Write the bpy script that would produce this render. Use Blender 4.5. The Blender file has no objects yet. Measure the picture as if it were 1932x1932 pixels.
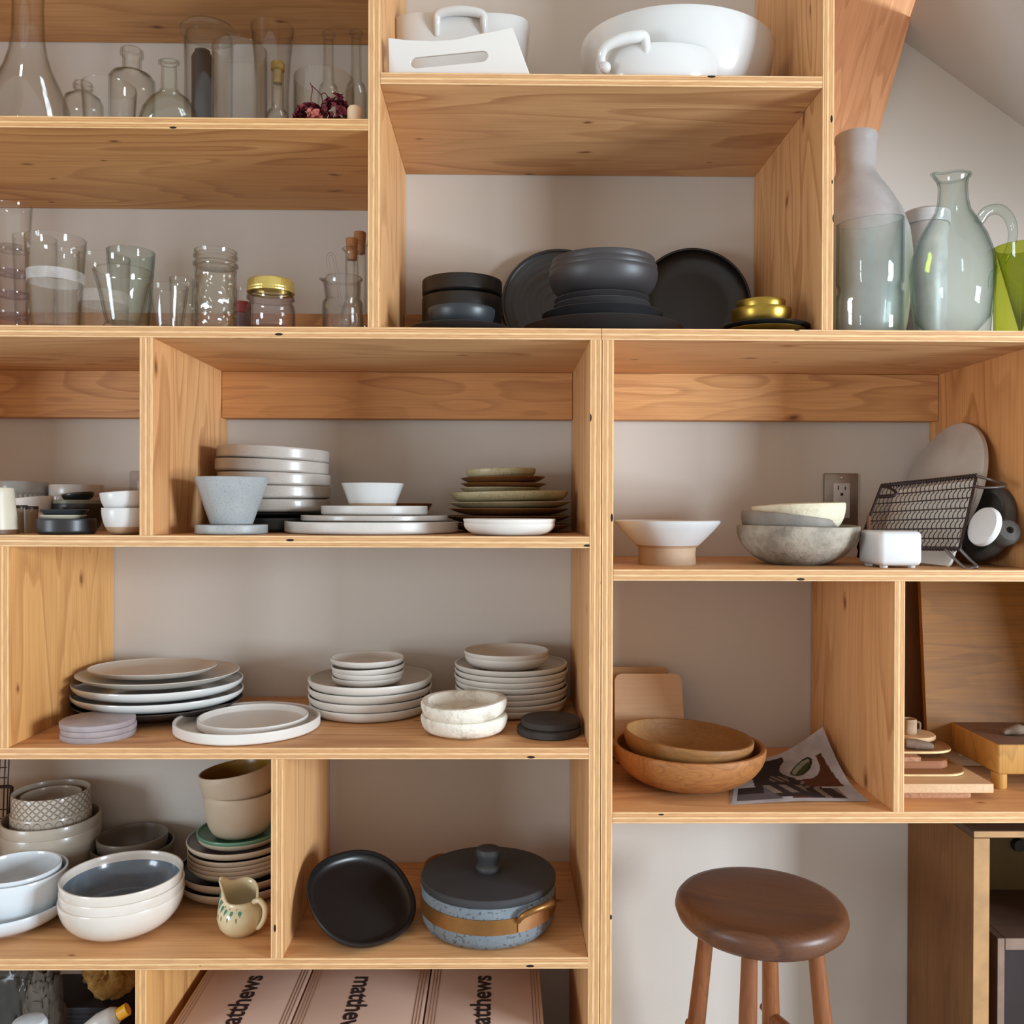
import bpy, bmesh, math, random
from mathutils import Vector, Matrix, Euler
S = bpy.context.scene
C = S.collection
PI = math.pi
random.seed(7)

# ------------------------------------------------------------------ camera
F, D, EYE = 1650.0, 1.41, 1.45          # focal length (px of 1932), distance to the shelf fronts, eye height
CM = Matrix.Rotation(-0.0122, 3, 'Z') @ Matrix.Rotation(PI/2 - 0.0050, 3, 'X') @ Matrix.Rotation(0.0032, 3, 'Z')
CAM = Vector((0, -D, EYE))
cam_data = bpy.data.cameras.new('camera')
cam_data.sensor_width = 36.0
cam_data.lens = 36.0 * F / 1932.0
cam_data.clip_start = 0.05
cam = bpy.data.objects.new('camera', cam_data)
cam.matrix_world = Matrix.Translation(CAM) @ CM.to_4x4()
C.objects.link(cam)
S.camera = cam

# ------------------------------------------------------------------ world, daylight windows, exposure
def lin(v):
    v /= 255.0
    return v / 12.92 if v <= 0.04045 else ((v + 0.055) / 1.055) ** 2.4
def rgb(r, g, b, a=1.0):
    return (lin(r), lin(g), lin(b), a)

world = bpy.data.worlds.new('World')
S.world = world
world.use_nodes = True
wn = world.node_tree
bg = wn.nodes['Background']
bg.inputs['Color'].default_value = (1.0, 0.945, 0.885, 1)
bg.inputs['Strength'].default_value = 0.63

def window_light(name, loc, aim, w, h, nx, nz, power, color):
    """daylight through a paned window: one area lamp per pane"""
    d = (Vector(aim) - Vector(loc)).normalized()
    q = d.to_track_quat('-Z', 'Y')
    for i in range(nx):
        for k in range(nz):
            L = bpy.data.lights.new(name, 'AREA')
            L.shape = 'RECTANGLE'
            L.size = w / nx * 0.9
            L.size_y = h / nz * 0.9
            L.energy = power / (nx * nz)
            L.color = color
            o = bpy.data.objects.new(name, L)
            o.rotation_mode = 'QUATERNION'
            o.rotation_quaternion = q
            o.location = Vector(loc) + q @ Vector(((i - (nx - 1) / 2) * w / nx, (k - (nz - 1) / 2) * h / nz, 0))
            C.objects.link(o)
window_light('daylight_window', (3.17, -1.90, 1.42), (0.0, 0.3, 1.40), 0.90, 0.95, 2, 3, 158, (0.76, 0.885, 1.0))
window_light('daylight_window', (-2.55, -1.90, 1.30), (0.0, 0.3, 1.25), 0.80, 1.00, 2, 3, 36, (0.76, 0.89, 1.0))

S.view_settings.view_transform = 'Standard'
S.view_settings.look = 'None'
S.view_settings.exposure = 0.15
S.view_settings.gamma = 1.0
S.view_settings.use_curve_mapping = False
S.cycles.max_bounces = 10
S.cycles.transparent_max_bounces = 48
S.cycles.sample_clamp_indirect = 6.0
S.cycles.caustics_reflective = False
S.cycles.caustics_refractive = False

# ------------------------------------------------------------------ reading the photograph: pixel -> point of the room
def ray(px, py):
    return CM @ Vector(((px - 966) / F, -(py - 966) / F, -1.0))
def W(px, py, Y):                       # on the upright plane at depth Y
    d = ray(px, py)
    return CAM + d * ((Y + D) / d.y)
def G(px, py, z):                       # on the level plane at height z
    d = ray(px, py)
    return CAM + d * ((z - EYE) / d.z)
def sc(Y):                              # metres per pixel at depth Y
    return (D + Y) / F

YW = 0.384                              # the wall
TH = 0.0185                             # plywood

# ------------------------------------------------------------------ objects
def link(name, mesh, parent=None):
    o = bpy.data.objects.new(name, mesh)
    C.objects.link(o)
    if parent is not None:
        o.parent = parent
    return o
def tag(o, label, cat, group=None):
    o['label'] = label
    o['category'] = cat
    if group:
        o['group'] = group
    return o
def struct(o):
    o['kind'] = 'structure'
    return o
def thing(name, label, cat, loc, group=None, rot=(0, 0, 0)):
    o = bpy.data.objects.new(name, None)
    o.empty_display_size = 0.02
    C.objects.link(o)
    o.location = loc
    o.rotation_euler = rot
    return tag(o, label, cat, group)
def mesh_of(bm, name, mats, smooth=True, angle=40):
    me = bpy.data.meshes.new(name)
    bmesh.ops.recalc_face_normals(bm, faces=bm.faces[:])
    bm.to_mesh(me)
    bm.free()
    for m in (mats if isinstance(mats, (list, tuple)) else [mats]):
        me.materials.append(m)
    if smooth:
        me.polygons.foreach_set('use_smooth', [True] * len(me.polygons))
        try:
            me.set_sharp_from_angle(angle=math.radians(angle))
        except Exception:
            pass
    return me

def bm_box(bm, x0, x1, y0, y1, z0, z1, bevel=0.0, seg=2, mi=0):
    r = bmesh.ops.create_cube(bm, size=1.0)
    for v in r['verts']:
        v.co = Vector(((x0 + x1) / 2 + v.co.x * (x1 - x0), (y0 + y1) / 2 + v.co.y * (y1 - y0), (z0 + z1) / 2 + v.co.z * (z1 - z0)))
    fs = set(f for v in r['verts'] for f in v.link_faces)
    for f in fs:
        f.material_index = mi
    if bevel:
        es = list(set(e for v in r['verts'] for e in v.link_edges))
        bmesh.ops.bevel(bm, geom=es, offset=bevel, segments=seg, affect='EDGES', profile=0.5)
    return fs
def box_mesh(name, size, mats, bevel=0.002, seg=2):
    bm = bmesh.new()
    a, b, c = size
    bm_box(bm, -a / 2, a / 2, -b / 2, b / 2, 0, c, bevel, seg)
    return mesh_of(bm, name, mats)

def bm_tube(bm, pts, rad, seg=10, closed=False, mi=0, sm=True):
    """a round rod along a line of points; rad is a number or one per point"""
    P = [Vector(p) for p in pts]
    if sm and len(P) > 2:
        Q, RR = [], []
        n = len(P)
        rr = rad if isinstance(rad, (list, tuple)) else [rad] * n
        rng = range(n if closed else n - 1)
        for i in rng:
            p0 = P[(i - 1) % n] if (closed or i > 0) else P[i]
            p1, p2 = P[i], P[(i + 1) % n]
            p3 = P[(i + 2) % n] if (closed or i + 2 < n) else p2
            for k in range(5):
                t = k / 5
                Q.append(0.5 * ((2 * p1) + (p2 - p0) * t + (2 * p0 - 5 * p1 + 4 * p2 - p3) * t * t + (3 * p1 - p0 - 3 * p2 + p3) * t ** 3))
                RR.append(rr[i] * (1 - t) + rr[(i + 1) % n] * t)
        if not closed:
            Q.append(P[-1])
            RR.append(rr[-1])
        P, rad = Q, RR
    n = len(P)
    rr = rad if isinstance(rad, (list, tuple)) else [rad] * n
    rings = []
    nrm = None
    for i in range(n):
        a = P[(i - 1) % n] if (closed or i > 0) else P[i]
        b = P[(i + 1) % n] if (closed or i < n - 1) else P[i]
        t = (b - a)
        t = t.normalized() if t.length > 1e-9 else Vector((0, 0, 1))
        if nrm is None:
            nrm = t.orthogonal().normalized()
        nrm = (nrm - t * nrm.dot(t))
        nrm = nrm.normalized() if nrm.length > 1e-6 else t.orthogonal().normalized()
        bi = t.cross(nrm)
        rings.append([bm.verts.new(P[i] + (nrm * math.cos(2 * PI * k / seg) + bi * math.sin(2 * PI * k / seg)) * rr[i]) for k in range(seg)])
    m = n if closed else n - 1
    for i in range(m):
        A, B = rings[i], rings[(i + 1) % n]
        for k in range(seg):
            f = bm.faces.new((A[k], A[(k + 1) % seg], B[(k + 1) % seg], B[k]))
            f.material_index = mi
    if not closed:
        bm.faces.new(rings[0]).material_index = mi
        bm.faces.new(rings[-1]).material_index = mi

def bm_lathe(bm, prof, seg=56, ax=1.0, ay=1.0, power=2.0, wob=0.0, zw=0.0, mi=None, warp=None, M=None):
    """turn a profile of (r, z); power > 2 squares the ring; wob makes it hand made"""
    ph = [random.uniform(0, 6.28) for _ in range(4)]
    rings = []
    for (r, z) in prof:
        if r < 1e-6:
            rings.append([bm.verts.new((0, 0, z))])
            continue
        ring = []
        for k in range(seg):
            a = 2 * PI * k / seg
            ca, sa = math.cos(a), math.sin(a)
            e = 2.0 / power
            x = math.copysign(abs(ca) ** e, ca)
            y = math.copysign(abs(sa) ** e, sa)
            w = 1 + wob * (math.sin(2 * a + ph[0]) + 0.5 * math.sin(3 * a + ph[1]) + 0.35 * math.sin(5 * a + ph[2]))
            v = Vector((r * ax * x * w, r * ay * y * w, z * (1 + zw * math.sin(a * 2 + ph[3]))))
            if warp:
                v = warp(v, a, r)
            ring.append(bm.verts.new(v))
        rings.append(ring)
    for i in range(len(rings) - 1):
        A, B = rings[i], rings[i + 1]
        idx = mi(i, prof[i], prof[i + 1]) if callable(mi) else (mi or 0)
        for k in range(seg):
            k2 = (k + 1) % seg
            if len(A) == 1 and len(B) == 1:
                continue
            if len(A) == 1:
                f = bm.faces.new((A[0], B[k2], B[k]))
            elif len(B) == 1:
                f = bm.faces.new((A[k], A[k2], B[0]))
            else:
                f = bm.faces.new((A[k], A[k2], B[k2], B[k]))
            f.material_index = idx
    return rings

def dish_prof(R, H, rb, t, kind='round', foot=0.0, tb=None, n=10, p=1.0, lip=0.0):
    """outer skin from the middle of the base up, over the rim, down the inside; returns points and where the inside begins"""
    tb = t if tb is None else tb
    def wall(u, R, rb, z0, z1):
        if kind == 'round':
            return rb + (R - rb) * math.sin(u * PI / 2) ** p, z0 + (z1 - z0) * (1 - math.cos(u * PI / 2))
        if kind == 'cone':
            return rb + (R - rb) * u, z0 + (z1 - z0) * u
        if kind == 'flare':
            return rb + (R - rb) * u, z0 + (z1 - z0) * (0.35 * u + 0.65 * u * u)
        if kind == 'plate':
            return rb + (R - rb) * u, z0 + (z1 - z0) * u ** 1.9
        if kind == 'cyl':
            return rb + (R - rb) * min(1, (1 - (1 - min(1, u * 3)) ** 2)), z0 + (z1 - z0) * (u ** 1.4)
        return rb + (R - rb) * u, z0 + (z1 - z0) * u
    out = [(0, foot * 0.6 if foot else 0)]
    if foot:
        out += [(rb * 0.88, foot * 0.6), (rb * 0.9, 0), (rb * 0.99, 0)]
    else:
        out += [(rb * 0.55, 0), (rb * 0.97, 0)]
    for i in range(n + 1):
        out.append(wall(i / n, R, rb, foot if foot else t * 0.12, H - t * 0.35))
    if lip:
        out.append((R + lip, H - t * 0.5))
    out.append((R - t * 0.15, H - t * 0.08))
    out.append((R - t * 0.5, H))
    k = len(out)
    out.append((R - t * 0.85, H - t * 0.1))
    for i in range(n, -1, -1):
        r, z = wall(i / n, R - t, max(rb - t * 0.6, rb * 0.5), foot + tb, H - t * 0.4)
        out.append((r, max(z, foot + tb)))
    out.append((rb * 0.45, foot + tb))
    out.append((0, foot + tb))
    return out, k

def dish(name, label, cat, mats, X, Y, z, R, H, rb=0.6, t=0.004, kind='round', foot=0.0, rot=(0, 0, 0), wob=0.0, zw=0.0,
         group=None, base=None, tb=None, seg=56, ax=1.0, ay=1.0, power=2.0, parent=None, p=1.0, lip=0.0, warp=None, n=10):
    """a bowl, plate, cup or tumbler. mats: outside, inside, bare base below the height `base`"""
    mats = mats if isinstance(mats, (list, tuple)) else [mats]
    pr, k = dish_prof(R, H, R * rb, t, kind, foot, tb, n, p, lip)
    def mi(i, a, b):
        if i >= k - 1:
            return 1 if len(mats) > 1 else 0
        if base is not None and len(mats) > 2 and (a[1] + b[1]) / 2 < base:
            return 2
        return 0
    bm = bmesh.new()
    bm_lathe(bm, pr, seg, ax, ay, power, wob, zw, mi, warp)
    o = link(name, mesh_of(bm, name, mats), parent)
    o.location = (X, Y, z)
    o.rotation_euler = rot
    if label:
        tag(o, label, cat, group)
    return o

def turned(name, prof, mats, parent=None, loc=(0, 0, 0), rot=(0, 0, 0), seg=48, mi=None, **kw):
    bm = bmesh.new()
    bm_lathe(bm, prof, seg, mi=mi, **kw)
    o = link(name, mesh_of(bm, name, mats), parent)
    o.location = loc
    o.rotation_euler = rot
    return o
def rods(name, lines, mat, parent=None, loc=(0, 0, 0), seg=8):
    bm = bmesh.new()
    for l in lines:
        bm_tube(bm, l[0], l[1], seg, l[2] if len(l) > 2 else False, 0, l[3] if len(l) > 3 else True)
    o = link(name, mesh_of(bm, name, mat), parent)
    o.location = loc
    return o
def shell(outer, t, tb):
    """glass wall of thickness t following an outer profile, with a base tb thick"""
    inn = [(max(r - t, 0.0006), max(z, tb)) for (r, z) in outer if z >= tb * 0.6 and r > 0]
    inn = inn[::-1]
    inn[0] = (inn[0][0], inn[0][1] - 0.0002)
    return outer + inn + [(0, tb)]
def put(cx, w, zs, Y=None, bot=None, rbf=0.6):
    """where a round thing w px wide stands on a board at height zs"""
    if Y is None:
        Y = 0.1
        for _ in range(12):
            y0 = G(cx, bot, zs).y
            Y = y0 + rbf * w / 2 * sc(Y)
    py = bot if bot else 958
    return W(cx, py, Y).x, Y, w / 2 * sc(Y)
def top_h(cx, top, zs, Y, R):
    sgn = -1 if zs > EYE - 0.02 else 1
    return W(cx, top, Y + sgn * R).z - zs

# ------------------------------------------------------------------ materials
MATS = {}
def new_mat(name):
    m = bpy.data.materials.new(name)
    m.use_nodes = True
    nt = m.node_tree
    nt.nodes.clear()
    out = nt.nodes.new('ShaderNodeOutputMaterial')
    return m, nt, out
def nd(nt, t, **kw):
    n = nt.nodes.new(t)
    for k, v in kw.items():
        if k in n.inputs:
            n.inputs[k].default_value = v
        else:
            setattr(n, k, v)
    return n
def mixc(nt, fac, a, b, mode='MIX'):
    n = nt.nodes.new('ShaderNodeMix')
    n.data_type = 'RGBA'
    n.blend_type = mode
    for s, v in ((n.inputs[0], fac), (n.inputs[6], a), (n.inputs[7], b)):
        if hasattr(v, 'is_output') or hasattr(v, 'links'):
            nt.links.new(v, s)
        else:
            s.default_value = v
    return n.outputs[2]
def math_(nt, op, a, b=None, c=None, clamp=False):
    n = nt.nodes.new('ShaderNodeMath')
    n.operation = op
    n.use_clamp = clamp
    for i, v in enumerate((a, b, c)):
        if v is None:
            continue
        if hasattr(v, 'links'):
            nt.links.new(v, n.inputs[i])
        else:
            n.inputs[i].default_value = v
    return n.outputs[0]
def ramp(nt, fac, stops, interp='LINEAR'):
    n = nt.nodes.new('ShaderNodeValToRGB')
    cr = n.color_ramp
    cr.interpolation = interp
    while len(cr.elements) < len(stops):
        cr.elements.new(0.5)
    for e, (p, c) in zip(cr.elements, stops):
        e.position = p
        e.color = c if len(c) == 4 else (*c, 1)
    nt.links.new(fac, n.inputs[0])
    return n.outputs[0]
def objcoord(nt, scale=(1, 1, 1), loc_random=True):
    tc = nt.nodes.new('ShaderNodeTexCoord')
    mp = nt.nodes.new('ShaderNodeMapping')
    mp.inputs['Scale'].default_value = scale
    nt.links.new(tc.outputs['Object'], mp.inputs[0])
    if loc_random:
        oi = nt.nodes.new('ShaderNodeObjectInfo')
        a = nt.nodes.new('ShaderNodeVectorMath')
        a.operation = 'SCALE'
        a.inputs[0].default_value = (37.1, 19.7, 53.3)
        nt.links.new(oi.outputs['Random'], a.inputs['Scale'])
        b = nt.nodes.new('ShaderNodeVectorMath')
        nt.links.new(mp.outputs[0], b.inputs[0])
        nt.links.new(a.outputs[0], b.inputs[1])
        return b.outputs[0]
    return mp.outputs[0]
def noise(nt, vec, scale, detail=3, rough=0.55, dist=0.0):
    n = nd(nt, 'ShaderNodeTexNoise', Scale=scale, Detail=detail, Roughness=rough, Distortion=dist)
    nt.links.new(vec, n.inputs['Vector'])
    return n.outputs['Fac']
def bump(nt, h, strength=0.2, dist=0.002):
    b = nd(nt, 'ShaderNodeBump', Strength=strength, Distance=dist)
    nt.links.new(h, b.inputs['Height'])
    return b.outputs[0]
def principled(nt, out, color, rough=0.5, metal=0.0, normal=None, coat=0.0, spec=0.5):
    p = nd(nt, 'ShaderNodeBsdfPrincipled')
    if hasattr(color, 'links'):
        nt.links.new(color, p.inputs['Base Color'])
    else:
        p.inputs['Base Color'].default_value = color
    if hasattr(rough, 'links'):
        nt.links.new(rough, p.inputs['Roughness'])
    else:
        p.inputs['Roughness'].default_value = rough
    p.inputs['Metallic'].default_value = metal
    p.inputs['Coat Weight'].default_value = coat
    p.inputs['Specular IOR Level'].default_value = spec
    if normal is not None:
        nt.links.new(normal, p.inputs['Normal'])
    nt.links.new(p.outputs[0], out.inputs[0])
    return p

def ceramic(name, col, col2=None, rough=0.35, speck=0.0, speck_col=(60, 45, 35), mottle=9.0, mott=0.35, coat=0.0, b=0.0, spsc=620, bias=0.0, det=4, rgh=0.6):
    m, nt, out = new_mat(name)
    v = objcoord(nt)
    c1 = rgb(*col)
    c2 = rgb(*(col2 or tuple(max(0, x - 14) for x in col)))
    n1 = noise(nt, v, mottle, det, rgh)
    f = ramp(nt, n1, [(0.5 + bias - mott / 2, (0, 0, 0)), (0.5 + bias + mott / 2, (1, 1, 1))])
    c = mixc(nt, f, c1, c2)
    if speck:
        n2 = noise(nt, v, spsc, 1, 0.5)
        f2 = ramp(nt, n2, [(0.76 - speck * 0.3, (0, 0, 0)), (0.80 - speck * 0.3, (0.8, 0.8, 0.8))])
        c = mixc(nt, f2, c, rgb(*speck_col))
    nr = bump(nt, noise(nt, v, 60, 4, 0.65), b, 0.003) if b else None
    principled(nt, out, c, rough, normal=nr, coat=coat)
    return m
def plain(name, col, rough=0.5, metal=0.0, spec=0.5):
    m, nt, out = new_mat(name)
    v = objcoord(nt)
    c = mixc(nt, ramp(nt, noise(nt, v, 30, 3), [(0.35, (0, 0, 0)), (0.65, (1, 1, 1))]), rgb(*col), rgb(*[max(0, x * 0.9) for x in col]))
    principled(nt, out, c, rough, metal, spec=spec)
    return m
def glass(name, tint=(0.985, 0.987, 0.982), edge=(0.54, 0.55, 0.52), rough=0.015, bumpy=None, gain=1.0):
    """thin walled glass: clear face on, darker and greener where one looks along the wall"""
    m, nt, out = new_mat(name)
    lw = nd(nt, 'ShaderNodeLayerWeight', Blend=0.5)
    gl = nd(nt, 'ShaderNodeBsdfGlossy', Roughness=rough)
    tr = nd(nt, 'ShaderNodeBsdfTransparent')
    mx = nd(nt, 'ShaderNodeMixShader')
    if bumpy:
        v = objcoord(nt)
        vo = nd(nt, 'ShaderNodeTexVoronoi', Scale=bumpy)
        nt.links.new(v, vo.inputs['Vector'])
        nr = bump(nt, vo.outputs['Distance'], 0.9, 0.004)
        for q in (lw, gl):
            nt.links.new(nr, q.inputs['Normal'])
    c = mixc(nt, math_(nt, 'POWER', lw.outputs['Facing'], 3.2), (*tint, 1), (*edge, 1))
    nt.links.new(c, tr.inputs['Color'])
    f = math_(nt, 'MULTIPLY', math_(nt, 'MULTIPLY_ADD', math_(nt, 'POWER', lw.outputs['Facing'], 5.0), 0.75, 0.045), gain, clamp=True)
    nt.links.new(f, mx.inputs[0])
    nt.links.new(tr.outputs[0], mx.inputs[1])
    nt.links.new(gl.outputs[0], mx.inputs[2])
    nt.links.new(mx.outputs[0], out.inputs[0])
    return m

def wood(name, light, mid, dark, axis='X', ringscale=7.0, stretch=7.0, rough=0.55, knots=0.55, ringmix=0.62, fine=0.35, flat=None, kscale=6.0):
    """flat sawn veneer: cathedral rings drawn out along the grain, fine fibres, a few knots; obj.color tints each board"""
    m, nt, out = new_mat(name)
    s = {'X': (1 / stretch, 1, 1), 'Y': (1, 1 / stretch, 1), 'Z': (1, 1, 1 / stretch)}[axis]
    v = objcoord(nt, s)
    n0 = noise(nt, v, ringscale, 2, 0.45, 0.25)
    rg = math_(nt, 'FRACT', math_(nt, 'MULTIPLY', n0, 11.0))
    rg = ramp(nt, rg, [(0.0, (0, 0, 0)), (0.62, (0.35,) * 3), (0.88, (1, 1, 1)), (0.97, (0.6,) * 3), (1.0, (0, 0, 0))])
    s2 = {'X': (1 / 45, 1, 1), 'Y': (1, 1 / 45, 1), 'Z': (1, 1, 1 / 45)}[axis]
    v2 = objcoord(nt, s2)
    nf = noise(nt, v2, 300, 3, 0.6)
    nb = noise(nt, v, 3.0, 3, 0.5)
    c = mixc(nt, ramp(nt, nb, [(0.3, (0, 0, 0)), (0.7, (1, 1, 1))]), rgb(*light), rgb(*mid))
    big = ramp(nt, noise(nt, v, 5.0, 2), [(0.35, (0.25,) * 3), (0.65, (1, 1, 1))])
    rgm = math_(nt, 'MULTIPLY', math_(nt, 'MULTIPLY', rg, big), ringmix)
    c = mixc(nt, rgm, c, rgb(*dark))
    ff = ramp(nt, nf, [(0.42, (0, 0, 0)), (0.72, (1, 1, 1))])
    c = mixc(nt, math_(nt, 'MULTIPLY', ff, fine), c, rgb(*dark))
    if knots:
        fl = flat or {'X': 'Z', 'Y': 'Z', 'Z': 'X'}[axis]
        v3 = objcoord(nt, tuple(0.45 if q == axis else 1 for q in 'XYZ'))
        spx = nd(nt, 'ShaderNodeSeparateXYZ')
        nt.links.new(v3, spx.inputs[0])
        cb = nd(nt, 'ShaderNodeCombineXYZ')
        for i_, q in enumerate([q for q in 'XYZ' if q != fl]):
            nt.links.new(spx.outputs['XYZ'.index(q)], cb.inputs[i_])
        v3 = cb.outputs[0]
        dn = nd(nt, 'ShaderNodeTexNoise', Scale=14.0, Detail=2.0)
        nt.links.new(v3, dn.inputs['Vector'])
        va = nd(nt, 'ShaderNodeVectorMath', operation='MULTIPLY_ADD')
        nt.links.new(dn.outputs['Color'], va.inputs[0])
        va.inputs[1].default_value = (0.03, 0.03, 0.03)
        nt.links.new(v3, va.inputs[2])
        vo = nd(nt, 'ShaderNodeTexVoronoi', voronoi_dimensions='2D', Scale=kscale, Randomness=1.0)
        nt.links.new(va.outputs[0], vo.inputs['Vector'])
        sep = nd(nt, 'ShaderNodeSeparateColor')
        nt.links.new(vo.outputs['Color'], sep.inputs[0])
        on = math_(nt, 'GREATER_THAN', sep.outputs[0], 1 - knots)
        size = math_(nt, 'MULTIPLY_ADD', sep.outputs[1], 0.05, 0.025)
        q = math_(nt, 'DIVIDE', vo.outputs['Distance'], size)
        halo = ramp(nt, q, [(0.0, (1, 1, 1)), (0.55, (0.85,) * 3), (0.9, (0.25,) * 3), (1.0, (0, 0, 0))])
        core = ramp(nt, q, [(0.0, (1, 1, 1)), (0.35, (0.7,) * 3), (0.5, (0, 0, 0))])
        kd = tuple(x * 0.55 for x in dark)
        c = mixc(nt, math_(nt, 'MULTIPLY', math_(nt, 'MULTIPLY', halo, on), 0.7), c, rgb(*dark))
        c = mixc(nt, math_(nt, 'MULTIPLY', math_(nt, 'MULTIPLY', core, on), 0.75), c, rgb(*kd))
    oi = nd(nt, 'ShaderNodeObjectInfo')
    c = mixc(nt, 1.0, c, oi.outputs['Color'], 'MULTIPLY')
    nr = bump(nt, nf, 0.12, 0.001)
    principled(nt, out, c, rough, normal=nr, spec=0.35)
    return m
def ply_edge(name, taxis, laxis):
    """sawn plywood edge: plies across the thickness, end grain plies darker, a few black gaps"""
    m, nt, out = new_mat(name)
    tc = nd(nt, 'ShaderNodeTexCoord')
    sp = nd(nt, 'ShaderNodeSeparateXYZ')
    nt.links.new(tc.outputs['Object'], sp.inputs[0])
    t = sp.outputs['XYZ'.index(taxis)]
    s = {'X': (1 / 14, 1, 1), 'Y': (1, 1 / 14, 1), 'Z': (1, 1, 1 / 14)}[laxis]
    v = objcoord(nt, s)
    wv = noise(nt, v, 60, 2)
    tt = math_(nt, 'ADD', math_(nt, 'MULTIPLY', t, 1 / 0.0185), math_(nt, 'MULTIPLY_ADD', wv, 0.05, 0.475))
    A, B, K, L = (0.74, 0.46, 0.23), (0.60, 0.335, 0.15), (0.34, 0.165, 0.07), (0.80, 0.545, 0.295)
    col = ramp(nt, tt, [(0.0, A), (0.10, L), (0.14, K), (0.17, B), (0.33, B), (0.36, K), (0.39, L), (0.56, A), (0.60, K), (0.63, B), (0.80, B), (0.84, K), (0.87, L), (0.95, A)])
    fib = noise(nt, v, 420, 3, 0.65)
    col = mixc(nt, math_(nt, 'MULTIPLY', ramp(nt, fib, [(0.42, (0, 0, 0)), (0.7, (1, 1, 1))]), 0.45), col, (*K, 1))
    s4 = {'X': (1 / 3.2, 1, 1), 'Y': (1, 1 / 3.2, 1), 'Z': (1, 1, 1 / 3.2)}[laxis]
    v4 = objcoord(nt, s4)
    vo = nd(nt, 'ShaderNodeTexVoronoi', Scale=52.0)
    nt.links.new(v4, vo.inputs['Vector'])
    sep = nd(nt, 'ShaderNodeSeparateColor')
    nt.links.new(vo.outputs['Color'], sep.inputs[0])
    gap = math_(nt, 'MULTIPLY', math_(nt, 'LESS_THAN', vo.outputs['Distance'], 0.11), math_(nt, 'GREATER_THAN', sep.outputs[0], 0.5))
    col = mixc(nt, gap, col, rgb(28, 14, 8))
    oi = nd(nt, 'ShaderNodeObjectInfo')
    col = mixc(nt, 0.6, col, oi.outputs['Color'], 'MULTIPLY')
    principled(nt, out, col, 0.6, spec=0.3)
    return m

PLY_L, PLY_M, PLY_D = (228, 183, 131), (216, 163, 111), (158, 102, 58)
W_X = wood('fir_veneer_x', PLY_L, PLY_M, PLY_D, 'X', knots=0.8, kscale=8.5)
W_Z = wood('fir_veneer_z', PLY_L, PLY_M, PLY_D, 'Z')
W_Y = wood('fir_veneer_y', PLY_L, PLY_M, PLY_D, 'Y')
W_STUD = wood('fir_stud', (222, 172, 118), (208, 152, 98), (146, 92, 52), 'X', ringscale=9, stretch=5, knots=0.45, ringmix=0.6, flat='Y')
W_BEAM = wood('fir_beam', (232, 178, 134), (226, 166, 120), (180, 118, 78), 'Z', ringscale=16, stretch=9, knots=0.3, ringmix=0.5, fine=0.25, flat='Y')
E_ZX = ply_edge('ply_edge_level', 'Z', 'X')
E_XZ = ply_edge('ply_edge_upright', 'X', 'Z')

def plaster(name, col):
    m, nt, out = new_mat(name)
    v = objcoord(nt, loc_random=False)
    n = noise(nt, v, 160, 4, 0.6)
    c = mixc(nt, ramp(nt, noise(nt, v, 2.2, 3), [(0.35, (0, 0, 0)), (0.65, (1, 1, 1))]), rgb(*col), rgb(*[x - 5 for x in col]))
    principled(nt, out, c, 0.85, normal=bump(nt, n, 0.18, 0.001), spec=0.2)
    return m
M_WALL = plaster('wall_plaster', (208, 201, 192))
M_CEIL = plaster('ceiling_plaster', (200, 194, 188))
M_FLOOR = plaster('floor_pale_concrete', (186, 188, 190))

# ------------------------------------------------------------------ the room
bm = bmesh.new(); bm_box(bm, -2.2, 2.2, YW, YW + 0.1, 0, 3.1)
struct(link('wall_back', mesh_of(bm, 'wall_back', M_WALL, False)))
bm = bmesh.new(); bm_box(bm, -3.0, 3.0, -3.2, YW + 0.1, -0.06, 0)
struct(link('floor', mesh_of(bm, 'floor', M_FLOOR, False)))
# the sloping attic ceiling on the right
p1, p2 = W(1705, 78, YW), W(1932, 240, YW)
sl = (p2.z - p1.z) / (p2.x - p1.x)
def cz(x): return p1.z + sl * (x - p1.x)
bm = bmesh.new()
xs = (p1.x + 0.012, p1.x + 0.95)
vs = []
for y, x0_ in ((-0.35, p1.x - 0.168), (YW + 0.02, p1.x + 0.004)):
    for up in (0, 0.01):
        vs.append([bm.verts.new((x, y, cz(x) + up)) for x in (x0_, xs[1])])
a, b, c_, d_ = vs
for q in ((a[0], a[1], c_[1], c_[0]), (b[0], d_[0], d_[1], b[1]), (a[0], b[0], b[1], a[1]), (c_[0], c_[1], d_[1], d_[0]), (a[0], c_[0], d_[0], b[0]), (a[1], b[1], d_[1], c_[1])):
    bm.faces.new(q)
struct(link('ceiling', mesh_of(bm, 'ceiling', M_CEIL, False)))
# the raking fir brace on the wall
pts = [W(1452, -260, YW - 0.055), W(1800, -260, YW - 0.055), W(1537, 680, YW - 0.055), W(1452, 680, YW - 0.055)]
Z_M0 = W(950, 618.5, 0).z + 0.0006
for p in pts[2:]:
    p.z = Z_M0
org = Vector((pts[2].x, YW - 0.03, pts[2].z))
bm = bmesh.new()
fr_ = [bm.verts.new(Vector((p.x, YW - 0.055, p.z)) - org) for p in pts]
bk_ = [bm.verts.new(Vector((p.x, YW - 0.001, p.z)) - org) for p in pts]
bm.faces.new(fr_); bm.faces.new(bk_[::-1])
for i in range(4):
    bm.faces.new((fr_[i], fr_[(i + 1) % 4], bk_[(i + 1) % 4], bk_[i]))
tilt = math.atan2(pts[1].x - pts[2].x, pts[1].z - pts[2].z)
R_ = Matrix.Rotation(tilt, 4, 'Y')
me = mesh_of(bm, 'trim_1', W_BEAM, False)
me.transform(R_.inverted())
o = struct(link('trim_1', me))
o.matrix_world = Matrix.Translation(org) @ R_

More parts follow.
